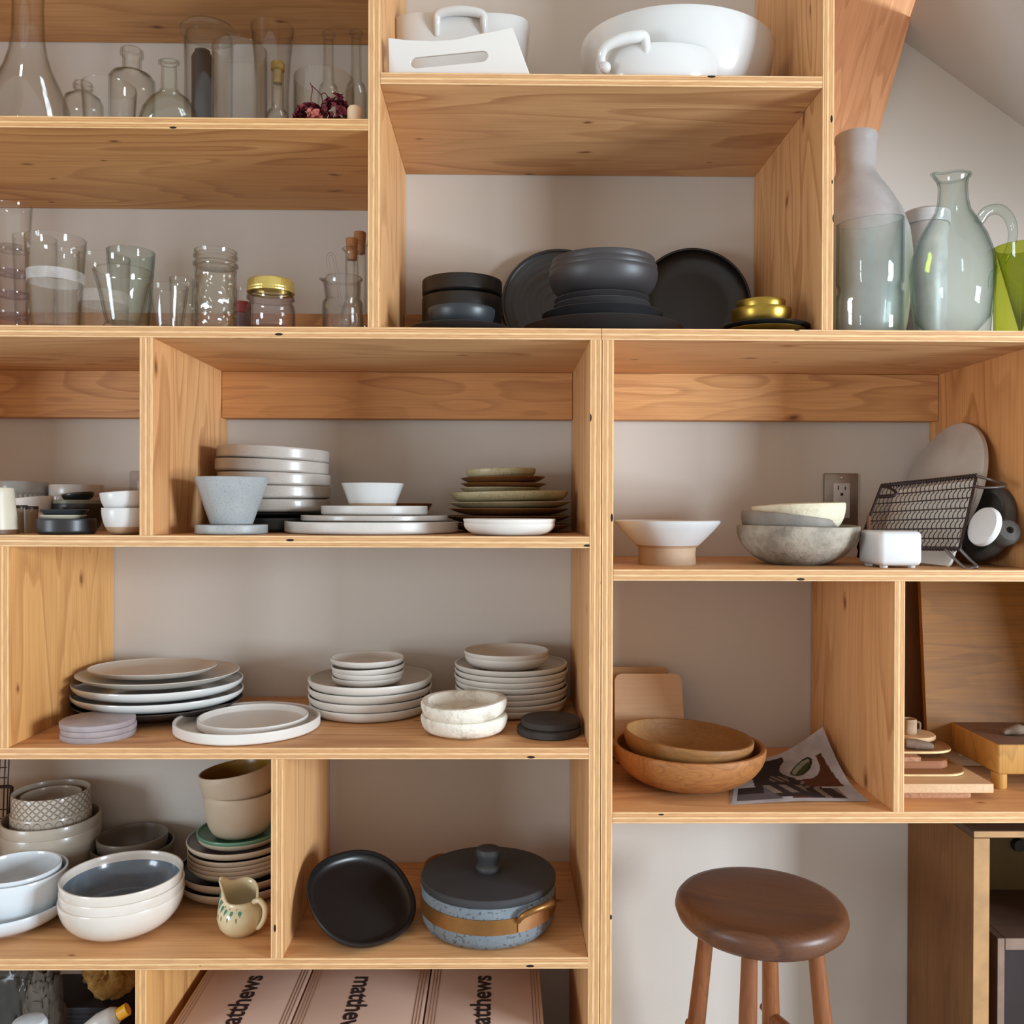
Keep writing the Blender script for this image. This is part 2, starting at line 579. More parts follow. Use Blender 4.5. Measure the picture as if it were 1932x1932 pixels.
# ------------------------------------------------------------------ plywood shelving
def board(name, parent, x0, x1, z0, z1, y0=0.0, y1=None, upright=False, mats=None, tint=None):
    y1 = YW - 0.002 if y1 is None else y1
    cx, cy, cz_ = (x0 + x1) / 2, (y0 + y1) / 2, (z0 + z1) / 2
    bm = bmesh.new()
    bm_box(bm, x0 - cx, x1 - cx, y0 - cy, y1 - cy, z0 - cz_, z1 - cz_, 0.0006, 1)
    bm.normal_update()
    for f in bm.faces:
        n = f.normal
        f.material_index = 0 if abs(n.x if upright else n.z) > 0.9 else 1
    o = link(name, mesh_of(bm, name, mats or ([W_Z, E_XZ] if upright else [W_X, E_ZX]), False), parent)
    o.location = (cx, cy, cz_)
    t = tint or random.choice([(1, 1, 1), (1, .97, .92), (.96, .93, .9), (1, .98, .95)])
    o.color = (*t, 1)
    return o
def zf(px, py): return W(px, py, 0).z
def xf(px, py): return W(px, py, 0).x

Z_M = zf(950, 618.5)                    # the long board under the jars
Z_T1 = zf(350, 221)                     # top left glass shelf
Z_TM = zf(1135, 140)                    # shelf of the white serving ware
Z_L1, Z_L2, Z_L3 = zf(600, 1011), zf(560, 1411), zf(550, 1808)
Z_R1, Z_R2 = zf(1540, 1075), zf(1540, 1532)
Z_L4 = Z_L3 - (Z_L2 - Z_L3)
XL = -1.12
GAP = 0.0015

up = thing('shelving_unit', 'upper plywood shelving unit holding glassware, white serving dishes and black dishes', 'shelving', (0, 0, Z_M), 'plywood shelving units')
up.matrix_parent_inverse = Matrix()
def ub(name, *a, **k):
    o = board(name, up, *a, **k)
    o.location = Vector(o.location) - Vector(up.location)
    return o
xa0, xa1 = xf(694, 400), xf(716.5, 400)
xb0, xb1 = xf(1551, 400), xf(1573, 400)
ZTOP = 2.75
ub('side_panel', XL - TH, XL - .0004, Z_M, ZTOP, upright=True)
ub('side_panel', xa0, xa1, Z_M, ZTOP, upright=True)
ub('side_panel', xb0, xb1, Z_M, ZTOP, upright=True, tint=(1, .94, .86))
ub('shelf', XL, xa0 - .0003, Z_T1 - TH, Z_T1, tint=(.93, .84, .66))
ub('shelf', xa1 + .0003, xb0 - .0003, Z_TM - TH, Z_TM, tint=(1, .96, .93))
zt = W(350, 83, YW).z
ub('shelf', XL, xa0 - .0003, zt, zt + TH, tint=(.86, .78, .66))
for x0, x1 in ((XL, xa0 - .001), (xa1 + .001, xb0 - .001)):
    ub('cleat', x0, x1, Z_M, W(600, 592, YW - .04).z, y0=YW - .040, mats=[W_STUD, W_STUD], tint=(.9, .85, .8))

lo = thing('shelving_unit', 'lower left plywood shelving unit stacked with plates and bowls', 'shelving', (0, 0, 0), 'plywood shelving units')
xs_ = xf(1135, 628)
xc0, xc1 = xf(1111.5, 1300), xf(1133, 1300)
board('side_panel', lo, XL - TH, XL - .0004, 0, Z_M - TH - .0004, upright=True)
board('top_panel', lo, XL - TH, xs_ - .0004, Z_M - TH, Z_M, tint=(1, .97, .95))
board('side_panel', lo, xc0, xc1, 0, Z_M - TH, upright=True, tint=(.97, .92, .86))
board('shelf', lo, XL, xc0 - .0003, Z_L1 - TH, Z_L1)
board('shelf', lo, XL, xc0 - .0003, Z_L2 - TH, Z_L2, tint=(.98, .9, .85))
board('shelf', lo, XL, xc0 - .0003, Z_L3 - TH, Z_L3, tint=(1, .95, .9))
board('shelf', lo, XL, xc0 - .0003, Z_L4 - TH, Z_L4)
board('divider', lo, xf(263, 830), xf(288, 830), Z_L1, Z_M - TH, upright=True, tint=(1, .94, .88))
board('divider', lo, xf(-6, 1220), xf(16, 1220), Z_L2, Z_L1 - TH, upright=True, tint=(1, .93, .72))
board('divider', lo, xf(511, 1620), xf(534, 1620), Z_L3, Z_L2 - TH, upright=True, tint=(1, .95, .88))
board('divider', lo, xf(255, 1900), xf(276, 1900), Z_L4, Z_L3 - TH, upright=True, tint=(1, .93, .72))
yc = YW - 0.040
for x0, x1 in ((XL, xf(263, 830) - .001), (xf(288, 830) + .001, xc0 - .001)):
    board('cleat', lo, x0, x1, W(600, 789, yc).z, Z_M - TH - .0005, y0=yc, mats=[W_STUD, W_STUD], tint=(.96, .88, .8))

ro = thing('shelving_unit', 'lower right plywood shelving unit with a stool tucked in below', 'shelving', (xs_, 0, 0), 'plywood shelving units')
def rb_(name, *a, **k):
    o = board(name, ro, *a, **k)
    o.location = Vector(o.location) - Vector(ro.location)
    return o
xd0, xd1 = xc1 + .0012, xf(1156, 1300)
xr0, xr1 = xf(1970, 900), xf(1993, 900)
xo0, xo1 = 1.225, 1.2435
rb_('top_panel', xs_ + .0004, xo1, Z_M - TH, Z_M, tint=(1, .96, .95))
rb_('side_panel', xd0, xd1, 0, Z_M - TH, upright=True, tint=(1, .96, .9))
rb_('side_panel', xo0, xo1, 0, Z_M - TH, upright=True)
rb_('divider', xr0, xr1, Z_R1, Z_M - TH, upright=True, tint=(.98, .86, .72))
rb_('shelf', xd1 + .0003, xo0 - .0003, Z_R1 - TH, Z_R1)
rb_('shelf', xd1 + .0003, xo0 - .0003, Z_R2 - TH, Z_R2, tint=(.96, .88, .82))
xe0, xe1 = xf(1687, 1300), xf(1707, 1300)
rb_('divider', xe0, xe1, Z_R2, Z_R1 - TH, upright=True, tint=(.97, .88, .8))
rb_('cleat', xd1 + .001, xr0 - .001, W(1450, 793, yc).z, Z_M - TH - .0005, y0=yc, mats=[W_STUD, W_STUD], tint=(1, .95, .88))

# ------------------------------------------------------------------ glassware
GL = glass('clear_glass')
GL_SOFT = glass('old_clear_glass', (0.98, 0.98, 0.965), (0.46, 0.47, 0.42))
GL_AQUA = glass('aqua_glass', (0.935, 0.965, 0.955), (0.28, 0.38, 0.36))
GL_TEAL = glass('teal_glass', (0.91, 0.955, 0.94), (0.16, 0.28, 0.28))
GL_SEA = glass('sea_green_glass', (0.965, 0.978, 0.955), (0.30, 0.36, 0.30))
GL_LIME = glass('lime_glass', (0.74, 0.78, 0.25), (0.36, 0.42, 0.05))
GL_QUILT = glass('quilted_glass', (0.975, 0.975, 0.95), (0.40, 0.41, 0.34), bumpy=70, gain=1.5)
GL_MAUVE = glass('mauve_tinted_glass', (0.965, 0.945, 0.95), (0.34, 0.29, 0.31))
GL_SMOKE = glass('smoky_glass', (0.965, 0.965, 0.96), (0.20, 0.20, 0.22))
FROST = None
def frosted():
    m, nt, out = new_mat('frosted_band')
    tr = nd(nt, 'ShaderNodeBsdfTransparent')
    df = nd(nt, 'ShaderNodeBsdfDiffuse')
    df.inputs['Color'].default_value = (0.85, 0.84, 0.84, 1)
    mx = nd(nt, 'ShaderNodeMixShader')
    v = objcoord(nt)
    n = ramp(nt, noise(nt, v, 50, 3), [(0.3, (.22,) * 3), (0.7, (.34,) * 3)])
    nt.links.new(n, mx.inputs[0])
    nt.links.new(tr.outputs[0], mx.inputs[1])
    nt.links.new(df.outputs[0], mx.inputs[2])
    nt.links.new(mx.outputs[0], out.inputs[0])
    return m
FROST = frosted()
CORK = ceramic('cork', (178, 128, 84), (140, 92, 54), 0.85, 0.4, (90, 52, 26), mottle=60, mott=0.4, b=0.5)
GOLDLID = plain('gold_lacquered_lid', (226, 204, 116), 0.28, 0.75)

def bottle(name, label, cat, mat, cx, zs, Y, prof, t=2.2, tb=6, group=None, seg=48, rot=(0, 0, 0), ax=1, ay=1, sub=None, warp=None, tilt_root=None, py=300):
    """open glass vessel whose outer profile is given in photograph pixels at its depth"""
    s = sc(Y)
    X = W(cx, py, Y).x
    o = turned(name, shell([(r * s, z * s) for r, z in prof], t * s, tb * s), mat, sub, (X, Y, zs) if sub is None else (0, 0, 0), rot, seg, ax=ax, ay=ay, warp=warp)
    if label:
        tag(o, label, cat, group)
    return o, X, s
def hpx(cx, top, zs, Y, rpx):
    """height in px (at depth Y) of a vessel whose near rim shows at row top"""
    return top_h(cx, top, zs, Y, rpx * sc(Y)) / sc(Y)
def tumbler(name, label, cx, w, top, zs, Y, wb, mat=None, group=None, t=1.8, tb=9, cat='glass', kind='cone'):
    s = sc(Y)
    R = w / 2 * s
    H = top_h(cx, top, zs, Y, R)
    return dish(name, label, cat, mat or GL, W(cx, 400, Y).x, Y, zs, R, H, wb / w, t * s, kind, tb=tb * s, group=group, n=8, seg=48), H

GRP1, GRP2 = 'glass vessels on the top shelf', 'drinking glasses on the middle glass shelf'
# --- top left shelf
Y = 0.15
h = 330
bottle('glass_decanter', 'large clear long-necked decanter at the left end of the top glass shelf', 'decanter', GL, 53, Z_T1, Y,
       [(0, 14), (20, 12), (45, 2), (62, 0), (73, 8), (79, 30), (78, 55), (70, 90), (56, 125), (42, 155), (33, 185), (28, 220), (27, 270), (29, 330)], 2, 3, GRP1, 56, py=100)
Y = 0.10; h = hpx(158, 148, Z_T1, Y, 17)
bottle('glass_bottle', 'small clear medicine bottle with a ringed neck beside the large decanter', 'bottle', GL_SOFT, 157, Z_T1, Y,
       [(0, 0), (30, 0), (35, 5), (35, h - 40), (31, h - 30), (19, h - 22), (15, h - 18), (15, h - 13), (18, h - 11), (16, h - 8), (18, h - 5), (15, h)], 2.4, 6, GRP1, 40, py=180)
tumbler('glass_tumbler', 'plain thin clear tumbler standing between the medicine bottle and the round flask', 206, 97, 141, Z_T1, 0.07, 86, GL, GRP1)
Y = 0.23; h = hpx(252, 84, Z_T1, Y, 18)
bottle('glass_bottle', 'clear square-shouldered bottle with a thick collar behind the thin tumbler', 'bottle', GL_SOFT, 249, Z_T1, Y,
       [(0, 0), (36, 0), (41, 5), (41, h - 58), (36, h - 50), (22, h - 45), (17, h - 40), (17, h - 14), (21, h - 12), (20, h - 2), (17, h)], 3, 7, GRP1, 44, py=180)
Y = 0.10; h = hpx(319, 104, Z_T1, Y, 20)
bottle('glass_flask', 'round-bellied greenish clear flask with a flat lip', 'flask', GL_SEA, 319, Z_T1, Y,
       [(0, 0), (38, 0), (50, 6), (56, 22), (56, 42), (49, 64), (36, 82), (20, 94), (15, 102), (14, h - 10), (20, h - 6), (20, h - 1), (14, h)], 3, 8, GRP1, 52, ay=0.6, py=180)
# tall lidded storage jar with a dark bottle beside it
Y = 0.27; s = sc(Y); X = W(394, 120, Y).x
h = hpx(396, 45, Z_T1, Y, 44)
t_ = thing('glass_canister', 'tall clear canister with a thick round glass lid behind the wide tumbler', 'jar', (X, Y, Z_T1), GRP1)
bottle('jar_body', None, None, GL, 394, 0, Y, [(0, 0), (38, 0), (43, 5), (44, h - 14), (42, h)], 2.2, 6, None, 48, sub=t_)
turned('glass_lid', [(0, h * s), (38 * s, h * s), (40 * s, (h + 1) * s), (50 * s, (h + 2) * s), (52 * s, (h + 8) * s), (47 * s, (h + 14) * s), (20 * s, (h + 17) * s), (0, (h + 17) * s)], GL_SOFT, t_)
DARKGL = plain('dark_bottle_glass', (58, 58, 60), 0.16)
Y = 0.27; s = sc(Y)
h = hpx(382, 97, Z_T1, Y, 14)
o = turned('dark_bottle', [(0, 0), (19 * s, 0), (20 * s, 3 * s), (20 * s, (h - 14) * s), (17 * s, (h - 7) * s), (14 * s, (h - 5) * s), (14 * s, h * s), (0, h * s)], DARKGL, None, (W(382, 150, Y).x, Y, Z_T1 + 0.0075), seg=36)
tag(o, 'dark grey cylinder bottle standing inside the tall lidded canister', 'bottle', None)
tumbler('glass_tumbler', 'wide tall clear tumbler in front of the lidded canister', 452, 100, 67, Z_T1, 0.08, 86, GL, GRP1, kind='cyl')
Y = 0.25; h = hpx(514, 31, Z_T1, Y, 40)
bottle('glass_vase', 'tall slender clear flared vase rising behind the corked bottle', 'vase', GL, 514, Z_T1, Y, [(0, 0), (27, 0), (31, 4), (31, 60), (30, h * .55), (34, h * .8), (40, h)], 1.8, 6, GRP1, 48, py=120)
Y = 0.10; s = sc(Y); X = W(524, 180, Y).x
h = hpx(522, 130, Z_T1, Y, 11)
t_ = thing('corked_bottle', 'small clear bottle closed with a tall olive cork', 'bottle', (X, Y, Z_T1), GRP1)
bottle('bottle_body', None, None, GL_SOFT, 524, 0, Y, [(0, 0), (21, 0), (24, 4), (24, 42), (19, 56), (12, 66), (11, h - 4), (12, h)], 2.2, 5, None, 40, sub=t_)
turned('cork_stopper', [(0, (h - 22) * s), (8 * s, (h - 22) * s), (9 * s, (h + 1) * s), (12.5 * s, (h + 3) * s), (12.5 * s, (h + 14) * s), (11 * s, (h + 17) * s), (0, (h + 17) * s)], ceramic('olive_cork', (150, 118, 52), (116, 86, 34), 0.8, mottle=50, b=0.3), t_)
tumbler('glass_bowl', 'low wide clear glass bowl behind the dried red flowers', 611, 112, 122, Z_T1, 0.155, 104, GL_SOFT, GRP1, cat='bowl', kind='cyl', tb=7)
for cx, top, lab in ((620, 53, 'slim long-necked clear bottle standing behind the dried red flowers'), (680, 51, 'slim long-necked clear bottle wedged against the side panel')):
    Y = 0.30; h = hpx(cx, top, Z_T1, Y, 13)
    if cx == 680:
        cx = 672
    bottle('glass_bottle', lab, 'bottle', GL_SOFT, cx, Z_T1, Y, [(0, 0), (16, 0), (20, 4), (20, h - 118), (17, h - 104), (11, h - 95), (9.5, h - 60), (9.5, h - 12), (13, h - 8), (13, h - 3), (9, h)], 2.4, 6, GRP1, 36, py=140)
# candle stub
WAX = ceramic('cream_wax', (232, 206, 172), (222, 190, 152), 0.5, mottle=14)
Y = 0.04; s = sc(Y)
t_ = thing('candle', 'short cream pillar candle stub on a small wax foot near the side panel', 'candle', (W(669, 200, Y).x, Y, Z_T1))
turned('wax_pillar', [(0, 6 * s), (12.5 * s, 6 * s), (13.5 * s, 9 * s), (13.5 * s, 37 * s), (11 * s, 41 * s), (3 * s, 39 * s), (0, 39 * s)], WAX, t_, seg=32)
turned('wax_foot', [(0, 0), (18 * s, 0), (19.5 * s, 3 * s), (15 * s, 8 * s), (0, 8.4 * s)], WAX, t_, seg=32, wob=0.05)
# dried red flowers
PET = ceramic('dried_red_petal', (132, 42, 52), (84, 24, 38), 0.75, mottle=70, mott=0.5)
PETP = ceramic('dried_pink_petal', (196, 110, 92), (150, 70, 66), 0.75, mottle=60, mott=0.5)
STEM = plain('dried_stem', (92, 36, 38), 0.8)
Y = 0.052; s = sc(Y)
fl = thing('dried_flower', 'bunch of dried dark red flowers on thin stems lying before the wide glass bowl', 'dried flowers', (W(607, 200, Y).x, Y, Z_T1))
def petals(name, mat, n, c, rad, size, seed):
    rnd = random.Random(seed)
    bm = bmesh.new()
    for i in range(n):
        d = Vector((rnd.gauss(0, 1), rnd.gauss(0, 1) * .55, rnd.gauss(0, 1))).normalized()
        p = Vector(c) + Vector((d.x * rad[0], d.y * rad[1], d.z * rad[2])) * rnd.uniform(0.55, 1.0)
        p.z = max(p.z, 0.004)
        u = d.orthogonal().normalized()
        u = (u + d.cross(u) * rnd.uniform(-1, 1)).normalized()
        w_ = d.cross(u)
        L = size * rnd.uniform(.6, 1.2)
        ctr = bm.verts.new(p)
        ring = []
        for k in range(9):
            a = 2 * PI * k / 9
            rr = L * (1 + .3 * math.sin(3 * a + i)) * rnd.uniform(.75, 1.2)
            q = p + (u * math.cos(a) + w_ * math.sin(a)) * rr + d * rnd.uniform(.1, .7) * L
            q.z = max(q.z, 0.0005)
            ring.append(bm.verts.new(q))
        for k in range(9):
            bm.faces.new((ctr, ring[k], ring[(k + 1) % 9]))
    return link(name, mesh_of(bm, name, mat, False), fl)
petals('bloom', PET, 130, (-0.022 + 0, 0, .024), (.023, .019, .024), .0062, 3)
petals('bloom', PET, 150, (.024, 0, .030), (.024, .019, .031), .0066, 5)
o = petals('pale_petals', PETP, 16, (-.008, -.017, .020), (.009, .004, .013), .0062, 8)
o['label'] = 'faded pink petals'
for ln in ([(-.016, 0, .03), (-.018, .001, .055), (-.016, .002, .072), (-.02, .003, .083)], [(.002, 0, .035), (0, .003, .058), (-.006, .003, .068), (-.018, .003, .079)], [(.010, 0, .045), (.010, .004, .058), (.004, .004, .067), (-.002, .004, .064)]):
    rods('stem', [(ln, .0009)], STEM, fl)

# --- second glass shelf, on the long board
zs = Z_M
# stack of tumblers at the left edge
Y = 0.13; s = sc(Y)
X = W(24, 520, Y).x
zz = zs
for i, (r, hh, lab) in enumerate(((29, 52, 'lowest short tumbler of the glass stack at the left end'), (28, 50, 'second tumbler from the bottom in the left-end glass stack'), (27.5, 50, 'third tumbler from the bottom in the left-end glass stack'), (28, 48, 'fourth tumbler of the left-end glass stack, just below the tall one'), (33, 86, 'tall thin tumbler topping the glass stack at the left end'))):
    dish('glass_tumbler', lab, 'glass', GL_MAUVE if i < 4 else GL, X, Y, zz, r * s, hh * s, .86, 2 * s, 'cone', tb=9 * s, group='stacked tumblers', n=8, seg=44)
    zz += (40 if i < 3 else 46) * s
X0 = None
def pint(label, cx, w, top, Y, wb, z0, z1, mat=GL, group=GRP2):
    s = sc(Y)
    R = w / 2 * s; H = top_h(cx, top, zs, Y, R)
    t_ = thing('pint_glass', label, 'glass', (W(cx, 500, Y).x, Y, zs), group)
    dish('glass_body', None, None, mat, 0, 0, 0, R, H, wb / w, 1.8 * s, 'cone', tb=9 * s, parent=t_, n=8, seg=52)
    rb = wb / 2 * s
    rz = lambda z: rb + (R - rb) * z / H
    za, zb = z0 * s, z1 * s
    turned('frosted_band', [(rz(za) + .0005, za), (rz(zb) + .0005, zb)], FROST, t_, seg=52)
pint('tall tapered pint glass with a frosted band, right of the glass stack', 105, 106, 434, 0.06, 82, 92, 112)
pint('tall straight glass with a low frosted band behind the footed tumbler', 196, 92, 472, 0.17, 82, 74, 96)
tumbler('glass_tumbler', 'straight clear glass showing behind the pint glass, close to the stack', 66, 76, 437, zs, 0.27, 62, GL, GRP2)
tumbler('glass_tumbler', 'short clear glass standing behind the right half of the pint glass', 128, 42, 466, zs, 0.23, 38, GL, GRP2)
tumbler('glass_tumbler', 'pale green flared tumbler behind the footed tumbler', 247, 86, 462, zs, 0.275, 58, GL_TEAL, GRP2, t=2.6)
# footed tumbler
Y = 0.055; h = hpx(234, 497, zs, Y, 53); s = sc(Y)
def ribs(v, a, r):
    return v
bottle('footed_tumbler', 'thick clear footed tumbler with an embossed bee, in front of the green tumbler', 'glass', GL_SOFT, 233, zs, Y,
       [(0, 3), (30, 0), (38, 0), (38, 6), (33, 14), (31, 18), (34, 30), (42, 68), (47, 90), (53, h - 3), (52, h)], 3.4, 17, GRP2, 56, py=560)
tumbler('glass_tumbler', 'short thick tapered tumbler right of the footed tumbler', 318, 72, 531, zs, 0.06, 50, GL_SOFT, GRP2, t=3, tb=12)
tumbler('glass_tumbler', 'narrow clear glass half hidden by the quilted jar', 343, 44, 520, zs, 0.20, 40, GL, GRP2)
tumbler('glass_tumbler', 'small low glass peeking out behind the short tapered tumbler', 352, 40, 571, zs, 0.12, 38, GL, GRP2)
# quilted jelly jar
Y = 0.07; h = hpx(407, 463, zs, Y, 40); s = sc(Y)
t_ = thing('canning_jar', 'tall diamond-quilted clear canning jar without its lid', 'jar', (W(407, 540, Y).x, Y, zs), 'canning jars')
bottle('quilted_wall', None, None, GL_QUILT, 407, 0, Y, [(0, 2), (32, 0), (37, 3), (38, 10), (38, h - 36), (37, h - 30)], 3, 8, None, 52, sub=t_)
bottle('threaded_neck', None, None, GL_SOFT, 407, 0, Y, [(37, h - 30), (41, h - 27), (41, h - 24), (37, h - 21), (37, h - 14), (40, h - 12), (40, h - 9), (37.5, h - 6), (39, h)], 3, h - 30, None, 52, sub=t_)
# red lidded pot behind
REDB = plain('red_band', (150, 52, 54), 0.45)
Y = 0.22; s = sc(Y)
t_ = thing('spice_jar', 'small mauve jar with a red band between the quilted and gold-lidded jars', 'jar', (W(457, 580, Y).x, Y, zs))
hh = hpx(457, 567, zs, Y, 14)
turned('jar_body', [(0, 0), (15 * s, 0), (16 * s, 2 * s), (16 * s, (hh - 22) * s), (0, (hh - 22) * s)], plain('mauve_pot', (120, 88, 94), 0.35), t_, seg=32)
turned('red_lid', [(0, (hh - 21.5) * s), (16 * s, (hh - 21.5) * s), (16.5 * s, (hh - 6) * s), (15.5 * s, (hh - 5) * s), (15.5 * s, (hh - 1) * s), (14 * s, hh * s), (0, hh * s)], REDB, t_, seg=32)
tumbler('glass_tumbler', 'clear shot glass visible just left of the gold-lidded jar', 462, 34, 540, zs, 0.305, 30, GL, GRP2)
# gold lidded jar
Y = 0.065; s = sc(Y); h = hpx(511, 519, zs, Y, 42)
t_ = thing('canning_jar', 'squat clear canning jar closed with a gold screw lid', 'jar', (W(511, 560, Y).x, Y, zs), 'canning jars')
bottle('jar_body', None, None, GL_MAUVE, 511, 0, Y, [(0, 2), (34, 0), (42, 4), (45, 12), (45, h - 56), (43, h - 48), (40, h - 42), (40, h - 38), (44, h - 35), (44, h - 31), (40, h - 27), (38, h - 24), (38, h - 8)], 2.6, 7, None, 52, sub=t_)
def knurl(v, a, r):
    k = 1 + (0.004 * math.sin(48 * a) if r > 40 * s else 0)
    return Vector((v.x * k, v.y * k, v.z))
turned('screw_lid', [(38.6 * s, (h - 23.5) * s), (43.5 * s, (h - 23.5) * s), (44 * s, (h - 21) * s), (42.5 * s, (h - 19) * s), (42.5 * s, (h - 17) * s), (43.5 * s, (h - 15) * s), (42.5 * s, (h - 13) * s), (42.5 * s, (h - 3) * s), (40 * s, h * s), (34 * s, (h - 1) * s), (0, (h - 1) * s)], GOLDLID, t_, seg=144, warp=knurl)
# little jug with a glass ladle
Y = 0.065; s = sc(Y); h = hpx(648, 515, zs, Y, 36)
def spout(v, a, r):
    if v.z > (h - 16) * s:
        d = abs(((a - PI * 0.97 + PI) % (2 * PI)) - PI)
        k = math.exp(-(d / 0.22) ** 2) * (v.z / s - (h - 16)) / 16
        n = math.exp(-((d - .55) / 0.22) ** 2) * (v.z / s - (h - 16)) / 16
        q = 1 + 0.28 * k - 0.05 * n
        return Vector((v.x * q, v.y * q, v.z - 5 * s * n))
    return v
o, X, _ = bottle('glass_jug', 'small lab-style clear jug with a rolled grey rim holding a glass spoon', 'jug', GL_SMOKE, 647, zs, Y,
       [(0, 0), (34, 0), (38, 4), (38, 58), (36, 62), (33, 66), (33, h - 8), (35, h - 4), (37, h - 2), (36, h)], 2.4, 6, None, 56, warp=spout, py=560)
t_ = thing('glass_ladle', 'clear glass spoon with a looped handle leaning in the small jug', 'spoon', (X, Y, zs + 0.0055))
bw = [(W(646, 604, Y).x - X), 0, .016]
rods('handle', [([(bw[0], 0, .030), (-7 * s, -.002, 75 * s), (-14 * s, -.003, 128 * s), (-19 * s, -.002, 143 * s), (-25 * s, 0, 145 * s), (-29 * s, 0, 138 * s), (-26 * s, .001, 118 * s), (-22 * s, .001, 100 * s)], [.0022, .0022, .0022, .0024, .0024, .0024, .0022, .0013])], GL_SMOKE, t_, seg=10)
dish('spoon_bowl', None, None, GL, bw[0], 0, .008, 19 * s, 15 * s, .3, 1.6 * s, 'round', parent=t_, rot=(0.9, 0, 0), seg=32)
# corked carafes by the panel
for cx, top, Yc, lab in ((664, 447, 0.19, 'clear bottle with a flared lip and cork just behind the small jug'), (679, 435, 0.30, 'corked clear bottle at the very back beside the side panel')):
    s = sc(Yc); X = W(cx, 480, Yc).x
    ht = hpx(cx, top, zs, Yc, 11)
    X = min(X, xa0 - 24 * s - .001) if cx == 679 else X
    t_ = thing('corked_bottle', lab, 'bottle', (X, Yc, zs), 'corked bottles')
    h = ht - 20
    bottle('bottle_body', None, None, GL_SOFT, cx, 0, Yc, [(0, 0), (19, 0), (22, 4), (22, 62), (17, 78), (13, 88), (12.5, h - 10), (14, h - 5), (19, h), (18, h + 1)], 2, 5, None, 40, sub=t_)
    turned('cork_stopper', [(0, (h - 20) * s), (9.5 * s, (h - 20) * s), (11.5 * s, (ht - 1) * s), (10.5 * s, ht * s), (0, ht * s)], CORK, t_, seg=32)

# ------------------------------------------------------------------ right end of the long board
STONEWARE = ceramic('grey_salt_glaze', (182, 178, 178), (146, 136, 130), 0.35, 0.12, (70, 55, 45), mottle=7, mott=0.5, coat=0.25)
Y = 0.25; s = sc(Y); h = hpx(1611, 241, zs, Y, 36)
bottle('stoneware_jug', 'large grey stoneware bottle jar with a chipped rim beside the side panel', 'jar', STONEWARE, 1614, zs, Y,
       [(0, 0), (74, 0), (80, 6), (92, 60), (99, 130), (100, 190), (95, 232), (82, 270), (62, 305), (45, 330), (37, 345), (35, 355), (37, h - 14), (39, h - 8), (38, h)], 5, 8, None, 64, py=430)
Y = 0.085; s = sc(Y); h = hpx(1641, 398, zs, Y, 60)
def cutrim(v, a, r):
    return Vector((v.x, v.y, v.z + (0.006 * math.sin(a + .7) if v.z > 150 * s else 0)))
bottle('glass_cylinder', 'tall pale aqua cut-bottle glass cylinder in front of the stoneware jar', 'vase', GL_AQUA, 1641, zs, Y,
       [(0, 9), (30, 4), (48, 0), (56, 2), (60, 8), (60, 84), (57, 90), (57, 100), (60, 107), (60, h)], 3, 8, None, 60, warp=cutrim, py=520)
FROSTW = None
Y = 0.31; s = sc(Y); h = hpx(1745, 386, zs, Y, 42)
X = W(1745, 500, Y).x
t_ = thing('plastic_tub', 'translucent white lidded tub behind the glass pitcher', 'tub', (X, Y, zs))
MILK = plain('milky_plastic', (196, 190, 184), 0.4)
turned('tub_body', [(0, 0), (34 * s, 0), (37 * s, 4 * s), (40 * s, (h - 27) * s), (0, (h - 27) * s)], MILK, t_)
turned('lid', [(0, (h - 26.5) * s), (43 * s, (h - 26.5) * s), (44 * s, (h - 24) * s), (43 * s, (h - 4) * s), (38 * s, h * s), (0, h * s)], plain('white_plastic_lid', (212, 208, 206), 0.35), t_)
# glass pitcher
Y = 0.14; s = sc(Y); h = hpx(1792, 321, zs, Y, 30); X = W(1797, 500, Y).x
t_ = thing('glass_pitcher', 'hand-blown pale aqua glass pitcher with a loop handle and spout', 'pitcher', (X, Y, zs))
def lip(v, a, r):
    if v.z > (h - 26) * s:
        d = abs(((a - PI * 1.03 + PI) % (2 * PI)) - PI)
        k = math.exp(-(d / 0.3) ** 2) * (v.z / s - (h - 26)) / 26
        return Vector((v.x * (1 + .42 * k), v.y * (1 + .42 * k), v.z + 5 * s * k))
    return v
bottle('body', None, None, GL_AQUA, 1797, 0, Y, [(0, 12), (30, 8), (52, 1), (58, 0), (64, 6), (67, 50), (73, 105), (75, 140), (71, 172), (60, 205), (44, 235), (32, 255), (27, 275), (25.5, 300), (27, h - 6), (30, h - 2), (28, h)], 3, 10, None, 64, sub=t_, warp=lip)
rods('handle', [([(44 * s, -.01, 232 * s), (58 * s, -.012, 252 * s), (84 * s, -.012, 255 * s), (104 * s, -.010, 236 * s), (110 * s, -.008, 205 * s), (100 * s, -.006, 172 * s), (84 * s, -.004, 148 * s), (74 * s, -.002, 132 * s), (72 * s, 0, 112 * s)], [9 * s, 10 * s, 9.5 * s, 9 * s, 8 * s, 7 * s, 6 * s, 5.5 * s, 3 * s])], GL_TEAL, t_, seg=14)
rods('rim_bead', [([((30 * (1 + .42 * math.exp(-((((2 * PI * k / 32) - PI * 1.03 + PI) % (2 * PI) - PI) / .3) ** 2))) * s * math.cos(2 * PI * k / 32), 30 * s * math.sin(2 * PI * k / 32), (h - 1 + 5 * math.exp(-((((2 * PI * k / 32) - PI * 1.03 + PI) % (2 * PI) - PI) / .3) ** 2)) * s) for k in range(32)], 2.6 * s, True, False)], GL_TEAL, t_, seg=8)
Y = 0.09; h = hpx(1925, 451, zs, Y, 47)
bottle('glass_vase', 'lime green glass cylinder vase right of the pitcher', 'vase', GL_LIME, 1926, zs, Y, [(0, 0), (42, 0), (46, 4), (46, h - 3), (47, h)], 3, 8, None, 52, py=540)

